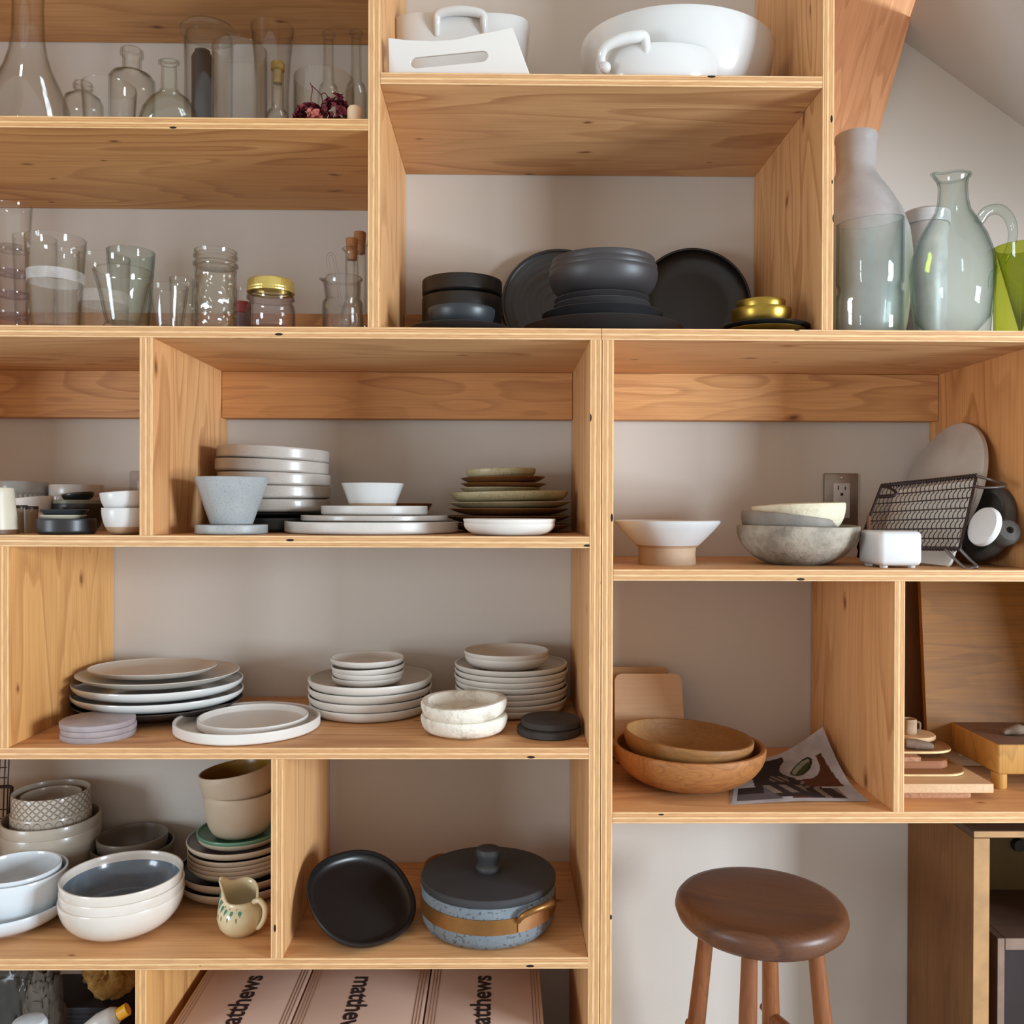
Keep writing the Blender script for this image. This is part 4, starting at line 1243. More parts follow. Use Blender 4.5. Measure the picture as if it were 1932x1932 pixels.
# wire rack
WIRE = plain('blackened_wire', (62, 48, 48), .45, .6)
WIREL = plain('bare_wire', (128, 120, 116), .35, .8)
TL, TR, BR, BL = W(1663, 917, .180), W(1842, 898, .092), W(1811, 1036, .062), W(1619, 1032, .145)
ctr = (TL + TR + BR + BL) / 4
def gp(u, v):
    p = (TL * (1 - u) + TR * u) * (1 - v) + (BL * (1 - u) + BR * u) * v
    return p - ctr
gn = (TR - TL).cross(BL - TL).normalized()
if gn.y > 0: gn = -gn
t_ = thing('wire_rack', 'blackened wire cooling rack with looped handles leaning at the right end', 'rack', ctr)
rods('frame', [([gp(0, 0), gp(1, 0)], .0028), ([gp(1, 0), gp(1, 1)], .0024), ([gp(1, 1), gp(0.02, 1.02)], .0028), ([gp(0, 1), gp(0, 0)], .0026)], WIRE, t_, seg=10)
rods('cross_wires', [([gp(-.01, v), gp(1.02, v)], .0012, False, False) for v in (.16, .30, .44, .58, .72, .86)], WIRE, t_, seg=7)
lines = []
for i in range(1, 22):
    u = i / 22
    lines.append(([gp(u + .010 * math.sin(k * PI / 2), k / 28) + gn * (.0012 * math.cos(k * PI)) for k in range(29)], .0008))
rods('crimped_wires', lines, WIRE, t_, seg=5)
coil = [gp(k / 240, 0) + Vector((0, .0042 * math.cos(k * .9), .0042 * math.sin(k * .9))) for k in range(241)]
rods('coil', [(coil, .0008, False, False)], WIRE, t_, seg=5)
rods('coil', [([gp(k / 240, 1.0) + Vector((0, .0042 * math.cos(k * .9), .0042 * math.sin(k * .9))) for k in range(241)], .0008, False, False)], WIRE, t_, seg=5)
rods('handle', [([gp(1, 0), W(1872, 906, .08) - ctr, W(1897, 915, .05) - ctr, W(1885, 919, .05) - ctr, W(1855, 920, .07) - ctr, gp(1.0, .14)], .0026)], WIREL, t_, seg=10)
rods('handle', [([gp(0.02, 0), W(1681, 922, .15) - ctr, W(1691, 930, .13) - ctr, W(1684, 936, .13) - ctr, W(1660, 938, .16) - ctr, gp(0, .16)], .0026)], WIRE, t_, seg=10)
rods('handle', [([gp(1, 1), W(1828, 1054, .05) - ctr, W(1843, 1068, .035) - ctr, W(1836, 1071, .035) - ctr, W(1818, 1070, .04) - ctr, gp(.86, 1.0)], .0026)], WIREL, t_, seg=10)
rods('handle', [([gp(0, 1), W(1621, 1040, .15) - ctr, W(1619, 1050, .14) - ctr, W(1624, 1046, .145) - ctr, gp(.04, 1.02)], .0024)], WIRE, t_, seg=10)
# white disc and lugged stone at the far right
t_ = turned('stone_disc', [(0, -.008), (.028, -.008), (.033, -.004), (.034, .001), (.032, .006), (.026, .008), (0, .009)], MARB, None, W(1858, 994, .045), seg=56)
orient(t_, (-.94, -.16, .30))
tag(t_, 'small white stone disc wedged beside the wire rack handle', 'disc')
LAVA = ceramic('dark_lava_stone', (92, 88, 82), (62, 58, 54), .85, .3, (34, 32, 30), mottle=22, mott=.6, b=.8)
c = Vector((xin - .026, .125, zs + .074))
t_ = thing('stone_mortar', 'dark grey stone dish with a pierced lug leaning on the right panel', 'mortar', c)
o = turned('dish_body', [(0, .014), (.050, .014), (.060, .006), (.066, -.012), (.080, -.014), (.084, -.006), (.082, .016), (.070, .030), (0, .034)], LAVA, t_, seg=64, wob=.01)
o.scale = (.82, .82, .6)
orient(o, (.955, .05, -.25))
lug = W(1896, 1006, .045) - c
def lugm(v, a, r): return v
o = turned('pierced_lug', [(0, -.020), (.016, -.020), (.021, -.014), (.022, .010), (.017, .018), (.006, .020), (.0055, .010), (0, .010)], LAVA, t_, lug, seg=32)
orient(o, (-.1, -.93, .3))

# ------------------------------------------------------------------ wide plate shelf
zs = Z_L2
GW = 'plates on the wide left shelf'
MUSHR = ceramic('mushroom_plate_glaze', (208, 202, 193), (196, 189, 179), .45, mottle=7)
DKPLAT = ceramic('dark_brown_platter', (66, 54, 48), (50, 40, 36), .45, mottle=9)
stack(300, zs, 306, [('platter', 'dark brown platter at the bottom of the big white plate stack', 'plate', DKPLAT, 306, 26, 21.5, 'plate', dict(rb=.50, ay=.9)),
                     ('plate', 'lowest large white plate in the stack beside the left divider', 'plate', WHITE, 308, 22, 19.5, 'round', dict(rb=.66, ay=.9, p=.75)),
                     ('plate', 'middle large white plate in the stack beside the left divider', 'plate', WHITE, 306, 22, 19.5, 'round', dict(rb=.66, ay=.9, p=.75)),
                     ('plate', 'uppermost large grey-white plate in the stack beside the left divider', 'plate', MUSHR, 292, 18, 13, 'plate', dict(rb=.66, ay=.9)),
                     ('plate', 'oval grey plate topping the big stack beside the left divider', 'plate', MUSHR, 232, 14, 0, 'plate', dict(rb=.7, ay=.8, dx=-12))], Y=.243, group=GW, ref=1300)
COAST = ceramic('mauve_marble', (176, 164, 164), (132, 120, 124), .5, .05, mottle=24, mott=.8)
X, Yc, R = put(186, 131, zs, None, 1405, 1.0)
s = sc(Yc)
for i, nm in enumerate(('bottom', 'middle', 'top')):
    o = turned('stone_coaster', [(0, 0), (R * .98, 0), (R, .0015), (R, 9.5 * s), (R * .98, 10.5 * s), (0, 10.5 * s)], COAST, None, (X + (0, .001, -.001)[i], Yc, zs + i * 10.8 * s), seg=64)
    tag(o, nm + ' mauve marble coaster of the three at the left of the shelf', 'coaster', 'marble coasters')
X, Yc, s = stack(468, zs, 268, [('plate', 'large white flat plate at the shelf front', 'plate', WHITEM, 266, 21, 7, 'cyl', dict(rb=.955, t=5))], bot=1408, rbf=.955, group=GW)
dish('plate', 'smaller white plate lying in the large flat plate at the shelf front', 'plate', WHITEM, W(477, 1380, Yc).x, Yc + .004, zs + 6.0 * s, 101 * s, 17 * s, .95, 4 * s, 'cyl', group=GW)
sp_ = []
for i, nm in enumerate(('lowest', 'second', 'third', 'topmost')):
    sp_.append(('plate', nm + ' of the four larger mushroom plates in the middle stack', 'plate', MUSHR, (226, 230, 231, 231)[i], 20, 15.5, 'round', dict(rb=.76, p=.6)))
sp_[-1] = sp_[-1][:6] + (8,) + sp_[-1][7:]
for i, nm in enumerate(('lowest', 'second', 'third', 'topmost')):
    sp_.append(('plate', nm + ' of the four small mushroom plates on the middle stack', 'plate', MUSHR, (132, 134, 137, 138)[i], 14, (10, 10, 14, 0)[i], 'round', dict(rb=.72, p=.7, dx=(-6, -4, -4, -6)[i], rot=(0, (0, 0, -.03, 0)[i], 0))))
stack(699, zs, 232, sp_, Y=.258, group=GW, ref=1335)
sp_ = []
for i in range(8):
    nm = ('lowest', 'second', 'third', 'fourth', 'fifth', 'sixth', 'seventh', 'topmost')[i]
    sp_.append(('plate', nm + ' of the eight stacked taupe plates near the right panel', 'plate', MUSHR, (204, 211, 212, 213, 210, 212, 214, 212)[i], 17, 10.5 if i < 7 else 7, 'round', dict(rb=.66, p=.6, dx=(0, 1, -1, 1, 0, -1, 1, 0)[i])))
sp_.append(('plate', 'lower small taupe dish on the eight-plate stack', 'plate', MUSHR, 158, 24, 9, 'round', dict(rb=.55, dx=-8)))
sp_.append(('plate', 'upper small taupe dish on the eight-plate stack', 'plate', MUSHR, 160, 24, 0, 'round', dict(rb=.55, dx=-9)))
stack(964, zs, 214, sp_, Y=.270, group=GW, ref=1310)
WEATH = ceramic('weathered_limewash', (226, 220, 206), (158, 138, 108), .85, mottle=26, mott=.22, b=.9, bias=.11, det=8, rgh=.72)
stack(876, zs, 166, [('clay_dish', 'lower weathered limewashed dish of the pair at the shelf front', 'dish', WEATH, 162, 34, 28, 'round', dict(rb=.74, t=15, wob=.014, zw=.05, p=.8)),
                     ('clay_dish', 'upper weathered limewashed dish of the pair at the shelf front', 'dish', WEATH, 165, 34, 0, 'round', dict(rb=.74, t=16, wob=.014, zw=.05, p=.8, rot=(.02, -.03, 0)))], bot=1395, rbf=.72, group='weathered dishes')
CHAR = ceramic('charred_wood', (54, 46, 42), (40, 34, 31), .7, mottle=20, mott=.5, b=.2)
X, Yc, R = put(1036, 121, zs, None, 1399, 1.0)
s = sc(Yc)
for i, (k, hh, dx, lab) in enumerate(((1.0, 15, 0, 'lower black wooden disc of the pair by the right panel'), (.93, 14, 3, 'upper black wooden disc of the pair by the right panel'))):
    o = turned('wooden_disc', [(0, 0), (R * k * .95, 0), (R * k, 2.5 * s), (R * k, (hh - 2) * s), (R * k * .95, hh * s), (0, hh * s)], CHAR, None, (X + dx * s, Yc, zs + i * 15.2 * s), seg=64)
    tag(o, lab, 'disc', 'black wooden discs')

# ------------------------------------------------------------------ right unit, lower shelf
zs = Z_R2
PALEB = wood('pale_board', (206, 172, 136), (198, 160, 122), (170, 130, 94), 'X', knots=0, ringmix=.25, fine=.2)
PALEB2 = wood('olive_board', (184, 148, 104), (172, 134, 92), (140, 104, 66), 'X', knots=0, ringmix=.25, fine=.2)
o = slab('cutting_board', (W(1110, 1258, .350), W(1261, 1259, .350), W(1266, 1428, .300), W(1110, 1428, .300)), .010, PALEB2, .008)
o.location.z += 0; tag(o, 'narrower tan cutting board at the back behind the pale one', 'cutting board', 'leaning boards')
o = slab('cutting_board', (W(1160, 1271, .325), W(1285, 1271, .325), W(1295, 1440, .262), W(1160, 1440, .262)), .012, PALEB, .016)
tag(o, 'pale rounded cutting board leaning behind the wooden bowls', 'cutting board', 'leaning boards')
BOWLW = wood('worn_bowl_wood', (178, 120, 66), (152, 94, 46), (96, 54, 24), 'X', ringscale=18, stretch=3, knots=.12, ringmix=.35, fine=.35, rough=.6)
BOWLI = wood('worn_bowl_inside', (160, 116, 66), (138, 92, 46), (98, 62, 30), 'X', ringscale=14, stretch=3, knots=0, ringmix=.3, fine=.35, rough=.6)
X, Yc, R = put(1298, 284, zs, None, 1496, .42)
s = sc(Yc)
Yc = min(Yc, .19)
X = W(1298, 1440, Yc).x
dish('wooden_bowl', 'large worn turned wooden bowl on the lower right shelf', 'bowl', BOWLW, X, Yc, zs, R, 76 * s, .4, .010, 'round', group='turned wooden bowls', seg=80, wob=.006, rot=(0, 0, 0), n=14, p=1.1)
dish('wooden_bowl', 'smaller turned wooden bowl tilted inside the large one', 'bowl', BOWLI, X - 3 * s, Yc + .004, zs + 27 * s, R * .855, 66 * s, .42, .007, 'round', group='turned wooden bowls', seg=80, wob=.006, rot=(.0, .07, 0), n=14)
# printed sheets
PAPER = plain('paper', (236, 232, 234), .7)
PIC = [PAPER, plain('print_dark', (72, 56, 56), .6), plain('print_brown', (128, 76, 52), .6), plain('print_green', (92, 104, 60), .6), plain('print_cream', (178, 160, 144), .6), plain('print_grey', (134, 124, 128), .6), plain('print_pod', (62, 66, 50), .6), plain('print_pale', (196, 200, 180), .6)]
def picture(u, v):
    """u to the right along the front edge, v to the back"""
    if not (.04 < u < .96 and .06 < v < .95):
        return 0
    d1 = math.hypot((u - .64) * 1.0, (v - .73) * 1.0)
    # pod
    a = math.radians(38); x, y = (u - .66), (v - .72)
    X_, Y_ = x * math.cos(a) + y * math.sin(a), -x * math.sin(a) + y * math.cos(a)
    e = (X_ / .15) ** 2 + (Y_ / .075) ** 2
    if e < 1:
        return 3 if (X_ / .10) ** 2 + ((Y_ + .02) / .028) ** 2 < 1 else (7 if Y_ > -.02 and e < .7 else 6)
    if d1 < .20:
        return 0
    if u > .62 and .34 < v < .80 and u + v * .1 < .97:
        return 2
    if u + .5 * v < .42 and v < .34:
        return 1 if v > .20 and u < .25 else 5
    if .22 < u + .12 * v < .62 and v > .10:
        if .18 < v < .36:
            return 4 if math.sin((u * 46 + v * 22)) > 0.1 else 1
        if .44 < v < .58 and math.hypot((u - .40) * 1.2, v - .5) < .11:
            return 4 if math.sin(u * 90 + v * 60) > -.2 else 1
        return 1
    if .54 < u < .74 and .30 < v < .50:
        return 4 if math.sin(u * 70 - v * 50) > 0 else 1
    if .45 < u < .86 and v < .30:
        return 2 if v < .2 and u < .6 else (1 if math.sin(u * 40 + v * 9) > -.5 else 4)
    return 0
def sheet(name, label, q, curl, dz, pic, group):
    A, B, C_, D_ = q                       # front left, front right, back right, back left
    ctr = (A + B + C_ + D_) / 4
    N = 110 if pic else 40
    bm = bmesh.new()
    vv = []
    for j in range(N + 1):
        row = []
        for i in range(N + 1):
            u, v = i / N, j / N
            p = (A * (1 - u) + B * u) * (1 - v) + (D_ * (1 - u) + C_ * u) * v
            k = max(0, (u * .75 + v * 1.0 - 1.05)) / .70
            p = p + Vector((0, 0, dz + curl * k ** 1.6 + .0016 * (1 - math.cos(6 * u + 3 * v)) * (1 + v)))
            row.append(bm.verts.new(p - ctr))
        vv.append(row)
    for j in range(N):
        for i in range(N):
            f = bm.faces.new((vv[j][i], vv[j][i + 1], vv[j + 1][i + 1], vv[j + 1][i]))
            f.material_index = picture((i + .5) / N, (j + .5) / N) if pic else 0
    bmesh.ops.solidify(bm, geom=bm.faces[:], thickness=.0003)
    o = link(name, mesh_of(bm, name, PIC if pic else PAPER), None)
    o.location = ctr
    return tag(o, label, 'paper', group)
q0 = [G(1366, 1496, zs), G(1646, 1513, zs), G(1580, 1432, zs), G(1420, 1440, zs)]
q0 = [G(1380, 1519, zs), G(1640, 1513, zs), G(1552, 1436, zs), G(1392, 1444, zs)]
q1 = [p.copy() for p in q0]
sheet('printed_page', 'blank lower sheet of paper under the printed photo page', [p + Vector((-.004 * (i in (0, 3)), .001, 0)) for i, p in enumerate(q1)], .052, .0003, False, 'loose sheets of paper')
sheet('printed_page', 'printed page of dark food photographs curling up at its far corner', q0, .060, .0014, True, 'loose sheets of paper')
# boards in the right-hand compartment
DKB = wood('walnut_board', (120, 84, 56), (106, 72, 46), (76, 48, 30), 'Z', knots=0, ringmix=.3, fine=.4)
OAKB = wood('oak_board', (146, 96, 28), (126, 80, 20), (84, 50, 10), 'X', knots=.1, ringmix=.45, fine=.4, ringscale=9)
o = slab('wooden_board', (W(1640, 1060, .372), W(1790, 1060, .372), W(1790, 1425, .330), W(1640, 1425, .330)), .008, DKB, .004)
tag(o, 'dark brown upright board against the wall in the right compartment', 'board', 'big leaning boards')
o = slab('wooden_board', (W(1736, 1085, .318), W(2020, 1085, .318), W(2020, 1446, .245), W(1752, 1444, .250)), .012, OAKB, .006)
tag(o, 'large golden oak board leaning at the back of the right compartment', 'board', 'big leaning boards')
# stack of serving boards
xl = xe1 + .004
def sboard(name, label, xr, y_front, y_back, z0, th, mat, rad=.01, x_l=None, cat='cutting board', taper=0):
    x_l = xl if x_l is None else x_l
    A = Vector((x_l, y_front, z0)); B = Vector((xr, y_front, z0)); C_ = Vector((xr - taper, y_back, z0)); D_ = Vector((x_l, y_back, z0))
    q = [D_, C_, B, A]
    ctr = sum(q, Vector()) / 4
    out = []
    for i in range(4):
        p, a, b = q[i], q[i - 1], q[(i + 1) % 4]
        da, db = (a - p).normalized(), (b - p).normalized()
        for k in range(9):
            t = k / 8
            out.append(p + da * rad * (1 - t) ** 2 + db * rad * t ** 2)
    bm = bmesh.new()
    f_ = [bm.verts.new(p - ctr) for p in out]
    b_ = [bm.verts.new(p - ctr + Vector((0, 0, th))) for p in out]
    f1 = bm.faces.new(f_); f2 = bm.faces.new(b_[::-1])
    m_ = len(out)
    for i in range(m_):
        f = bm.faces.new((f_[i], b_[i], b_[(i + 1) % m_], f_[(i + 1) % m_])); f.material_index = 1 if isinstance(mat, list) else 0
    bmesh.ops.bevel(bm, geom=[e for e in bm.edges if any(len(f.verts) > 8 for f in e.link_faces)], offset=min(.0015, th * .2), segments=2, affect='EDGES')
    o = link(name, mesh_of(bm, name, mat))
    o.location = ctr
    return tag(o, label, cat, 'stacked serving boards')
ZEB = wood('streaked_wood', (190, 140, 104), (176, 122, 86), (96, 56, 38), 'Y', ringscale=26, stretch=4, knots=0, ringmix=.9)
MAPLE = wood('maple', (214, 178, 138), (204, 166, 124), (176, 134, 94), 'X', knots=0, ringmix=.25, fine=.2)
MAPEND = wood('maple_end', (216, 186, 150), (206, 172, 134), (180, 140, 104), 'Y', ringscale=22, stretch=2, knots=0, ringmix=.5)
BRNB = wood('brown_tray_wood', (158, 104, 66), (142, 88, 52), (104, 60, 34), 'X', knots=0, ringmix=.3)
TRAYT = wood('tray_veneer', (150, 106, 66), (138, 94, 56), (110, 72, 42), 'X', knots=0, ringmix=.2)
TRAYE = plain('pale_tray_edge', (226, 198, 142), .5)
z = zs
def xat(px, py, Y): return W(px, py, Y).x
z1 = .0125
sboard('serving_board', 'short dark-streaked board at the bottom of the serving board stack', xat(1834, 1500, .068), .068, .27, z, .0118, ZEB, .006); z += .0121
sboard('serving_board', 'thick pale maple slab second in the serving board stack', xat(1875, 1480, .058), .058, .23, z, .0150, [MAPLE, MAPEND], .001); z += .0153
sboard('serving_tray', 'wide rounded tray with a pale edge on the maple slab', xat(1838, 1450, .095), .095, .32, z, .0055, [TRAYT, TRAYE], .05, cat='tray', taper=.01); z += .0058
sboard('serving_board', 'thick brown rounded board on the wide tray', xat(1796, 1440, .125), .125, .28, z, .013, BRNB, .024); z += .0133
sboard('wooden_block', 'small reddish wooden block on the brown board', xat(1738, 1430, .122), .122, .17, z, .0075, ZEB, .001, cat='block'); z += .0078
sboard('serving_tray', 'leaf-shaped upper tray with a pale edge in the board stack', xat(1817, 1410, .155), .140, .30, z, .0055, [TRAYT, TRAYE], .07, cat='tray', taper=.035); z += .0058
c = W(1728, 1390, .18)
o = turned('round_board', [(0, 0), (.036, 0), (.0375, .002), (.0375, .006), (.036, .008), (0, .008)], [MAPLE], None, (W(1731, 1380, .20).x, .215, z + .005), seg=64)
tag(o, 'small round pale board near the top of the board stack', 'cutting board', 'stacked serving boards')
DRIFT = ceramic('driftwood', (128, 106, 88), (88, 68, 52), .8, mottle=40, mott=.6, b=.5)
t_ = thing('driftwood_scoop', 'dark gnarled wooden scoop lying on the leaf-shaped tray', 'scoop', (W(1722, 1425, .150).x, .158, z))
rods('scoop_body', [([(-.012, -.004, .010), (.006, -.006, .009), (.022, -.008, .0075), (.036, -.006, .0055)], [.008, .009, .0075, .0048])], DRIFT, t_, seg=12)
rods('scoop_handle', [([(-.013, .010, .0045), (.008, .014, .0045), (.030, .006, .0045)], [.0040, .0042, .0040])], BRNB, t_, seg=10)
t_ = thing('wooden_cup', 'small pale carved wooden cup on the round board beside the divider', 'cup', (W(1717, 1380, .205).x, .210, z + .0133))
dish('cup_body', None, None, ceramic('carved_wood_cup', (168, 140, 108), (140, 112, 82), .6, mottle=26, b=.3), 0, 0, 0, .0125, .028, .9, .0025, 'cyl', parent=t_, power=3.2, seg=40)
rods('loop', [([(.011, -.004, .022), (.0175, -.005, .021), (.0175, -.005, .009), (.011, -.004, .007)], .0024)], DRIFT, t_, seg=10)
# butcher block
BUTT = wood('butcher_top', (128, 100, 84), (112, 86, 72), (84, 60, 48), 'X', knots=.2, ringmix=.3)
BUTS = wood('butcher_side', (196, 148, 78), (180, 128, 62), (134, 88, 40), 'Z', knots=.2, ringmix=.4, ringscale=12, stretch=4)
yf = .105
a = W(1883, 1462, yf); b = W(1883, 1405, yf)
hz = a.z - zs; th = b.z - a.z
xr_ = xo0 - .03
t_ = thing('butcher_block', 'thick footed butcher block with a stained top in the right compartment', 'chopping block', (a.x, yf, zs))
bm = bmesh.new(); bm_box(bm, 0, xr_ - a.x, 0, .180, hz, hz + th, .004, 3)
bm.normal_update()
for f in bm.faces:
    f.material_index = 1 if f.normal.z > .8 else 0
link('block', mesh_of(bm, 'block', [BUTS, BUTT]), t_)
for dx in (.013, xr_ - a.x - .018):
    for dy in (.02, .16):
        turned('foot', [(0, 0), (.0115, 0), (.0128, .002), (.0128, hz), (0, hz)], BUTS, t_, (dx, dy, 0), seg=28)
o = rods('driftwood', [([(0, 0, .006), (.012, .004, .009), (.028, .002, .012), (.045, .006, .009)], [.003, .007, .010, .006])], DRIFT, None, W(1893, 1390, yf + .06), 12)
o.location.z = zs + hz + th - .001
tag(o, 'grey gnarled piece of driftwood on top of the butcher block', 'driftwood')

# ------------------------------------------------------------------ lower left bay
zs = Z_L3
GL3 = 'bowls on the lower left shelf'
COOLW = ceramic('cool_white_glaze', (214, 219, 222), (204, 210, 214), .16, coat=.5, mottle=4)
OATG = ceramic('oat_glaze', (176, 164, 148), (160, 148, 132), .3, .05, mottle=8, coat=.2)
OATM = ceramic('oat_dark_glaze', (120, 108, 94), (98, 88, 76), .35, .1, mottle=8)
stack(12, zs, 232, [('platter', 'white platter under the two nested white bowls at the left', 'plate', COOLW, 230, 44, 14, 'round', dict(rb=.58, t=4.5, foot=5)),
                    ('bowl', 'lower of the two nested white bowls at the left edge', 'bowl', COOLW, 172, 84, 15, 'round', dict(rb=.55, dx=20, t=4, p=.85)),
                    ('bowl', 'upper of the two nested white bowls at the left edge', 'bowl', COOLW, 154, 75, 0, 'round', dict(rb=.55, dx=18, t=4, p=.85))], bot=1772, rbf=.58, group=GL3)
BLUEI = ceramic('slate_blue_glaze', (112, 126, 138), (86, 98, 110), .2, mottle=10, mott=.5, coat=.4)
IVORY = ceramic('ivory_glaze', (222, 214, 204), (208, 198, 186), .2, mottle=6, coat=.3)
X, Yc, R = put(231, 220, zs, None, 1774, .5)
s = sc(Yc)
for i, nm in enumerate(('bottom', 'middle', 'top')):
    pr, k = dish_prof(R * (1, .99, .98)[i], 66 * s, R * .5, 4.5 * s, 'round', 3 * s, n=12)
    band = (66 - 13) * s
    o = turned('blue_bowl', pr, [IVORY, BLUEI], None, (X + (0, .001, 0)[i], Yc, zs + i * 17.5 * s), seg=72, mi=lambda j, a, b: 1 if j >= k and (a[1] + b[1]) / 2 < band else 0)
    tag(o, nm + ' ivory bowl of the three nested ones with a slate blue inside', 'bowl', 'ivory and blue bowls')
# embossed bowls behind
def embossed(kind):
    m, nt, out = new_mat('embossed_' + kind)
    tc = nd(nt, 'ShaderNodeTexCoord')
    sp = nd(nt, 'ShaderNodeSeparateXYZ')
    nt.links.new(tc.outputs['Object'], sp.inputs[0])
    an = math_(nt, 'ARCTAN2', sp.outputs[1], sp.outputs[0])
    zz = sp.outputs[2]
    if kind == 'diamond':
        a = math_(nt, 'PINGPONG', math_(nt, 'ADD', math_(nt, 'MULTIPLY', an, 30 / (2 * PI)), math_(nt, 'MULTIPLY', zz, 75)), .5)
        b = math_(nt, 'PINGPONG', math_(nt, 'SUBTRACT', math_(nt, 'MULTIPLY', an, 30 / (2 * PI)), math_(nt, 'MULTIPLY', zz, 75)), .5)
        h = math_(nt, 'MULTIPLY', math_(nt, 'MINIMUM', a, .16), math_(nt, 'MINIMUM', b, .16))
        h = math_(nt, 'MULTIPLY', h, 39.0)
    else:
        a = math_(nt, 'SUBTRACT', math_(nt, 'FRACT', math_(nt, 'MULTIPLY', an, 24 / (2 * PI))), .5)
        b = math_(nt, 'MULTIPLY', math_(nt, 'SUBTRACT', zz, .054), 55)
        d = math_(nt, 'SQRT', math_(nt, 'ADD', math_(nt, 'MULTIPLY', a, a), math_(nt, 'MULTIPLY', b, b)))
        h = math_(nt, 'LESS_THAN', d, .36)
        h = ramp(nt, d, [(.30, (0.2,) * 3), (.36, (1, 1, 1)), (.42, (0, 0, 0)), (1, (0, 0, 0))])
    c = mixc(nt, h, rgb(164, 152, 136), rgb(188, 176, 160))
    principled(nt, out, c, .3, normal=bump(nt, h, .9, .003), coat=.2)
    return m
X, Yc, s = stack(97, zs, 172, [('bowl', 'lower large plain oat bowl under the embossed bowls', 'bowl', OATG, 172, 108, 19, 'round', dict(rb=.5, t=4, p=.8)),
                    ('bowl', 'upper large plain oat bowl under the embossed bowls', 'bowl', OATG, 170, 108, 56, 'round', dict(rb=.5, t=4, p=.8)),
                    ('embossed_bowl', 'oat bowl with an embossed ring of dots below the diamond bowl', 'bowl', [embossed('dot'), OATG], 138, 64, 36, 'cyl', dict(rb=.8, t=4)),
                    ('embossed_bowl', 'oat bowl embossed with diamonds on top of its stack', 'bowl', [embossed('diamond'), OATG], 134, 64, 12, 'cyl', dict(rb=.8, t=4)),
                    ('bowl', 'small plain oat bowl nested inside the diamond bowl', 'bowl', OATG, 104, 44, 0, 'round', dict(rb=.6, t=3))], Y=.288, group=GL3, ref=1600)
stack(250, zs, 150, [('bowl', 'dark brown bowl behind the ivory and blue bowls', 'bowl', OATM, 148, 70, 24, 'round', dict(rb=.5)),
                     ('bowl', 'grey-brown bowl nested in the dark brown bowl', 'bowl', OATM, 126, 62, 0, 'round', dict(rb=.5))], Y=.300, group=GL3, ref=1620)
# wire rack at the far left
zs_ = zs
yr = .31
o0 = W(6, 1560, yr)
def q(px, py): return W(px, py, yr) - o0
t_ = thing('wire_basket', 'dark wire basket just showing at the left edge behind the oat bowls', 'basket', o0)
rods('wires', [([q(x0, 1380), q(x0 - 10, 1640)], .0013, False, False) for x0 in (-26, -10, 2, 12, 19)] + [([q(-40, y), q(13, y - 2)], .0011, False, False) for y in (1450, 1469, 1529, 1546, 1600)] + [([q(-30, y + 18), q(-6, y)], .0010, False, False) for y in (1432, 1452, 1530)], WIRE, t_, seg=6)
rods('frame', [([q(-30, 1486), q(12, 1484), q(21, 1486), q(21, 1500), q(8, 1640)], .0035)], WIRE, t_, seg=8)
# plate tower by the divider
GREEN = ceramic('sea_green_glaze', (104, 150, 122), (84, 128, 102), .3, mottle=14, mott=.5)
SAND = ceramic('sand_bisque', (196, 178, 156), (184, 164, 140), .5, .06, mottle=7)
AUBER = ceramic('aubergine_glaze', (72, 60, 66), (54, 44, 50), .25, mottle=9, mott=.5)
LILAC = ceramic('lilac_grey_glaze', (146, 134, 134), (128, 116, 118), .25, mottle=9)
MUST = ceramic('mustard_glaze', (140, 102, 26), (116, 82, 16), .3, mottle=9)
sp_ = [('plate', 'wide sand plate at the bottom of the tower by the divider', 'plate', [SAND, AUBER], 224, 30, 17, 'round', dict(rb=.5)),
       ('plate', 'wide sand plate second from the bottom of the tower by the divider', 'plate', [SAND, AUBER], 220, 30, 22, 'round', dict(rb=.5))]
for i, nm in enumerate(('lowest', 'second', 'third', 'topmost')):
    sp_.append(('plate', nm + ' of the four dark-glazed dinner plates in the tower by the divider', 'plate', [SAND, AUBER], 188, 19, (8, 8, 9, 15)[i], 'round', dict(rb=.62, p=.8)))
sp_ += [('plate', 'lilac-grey plate under the green plates', 'plate', [SAND, LILAC], 192, 19, 11, 'round', dict(rb=.62, p=.8)),
        ('plate', 'lower of the two sea-green plates', 'plate', [SAND, GREEN], 152, 16, 6, 'round', dict(rb=.65, p=.8)),
        ('plate', 'upper of the two sea-green plates', 'plate', [GREEN, GREEN], 156, 16, 6, 'round', dict(rb=.65, p=.8)),
        ('bowl', 'lower sand-coloured bowl with a mustard inside on the green plates', 'bowl', [SAND, MUST], 132, 82, 45, 'round', dict(rb=.5, p=.75, t=4)),
        ('bowl', 'tilted upper sand-coloured bowl showing its mustard inside', 'bowl', [SAND, MUST], 132, 78, 0, 'round', dict(rb=.5, p=.75, t=4, rot=(0, -.13, 0)))]
stack(453, zs, 226, sp_, Y=.266, group='plates and bowls of the tower by the divider', ref=1620)
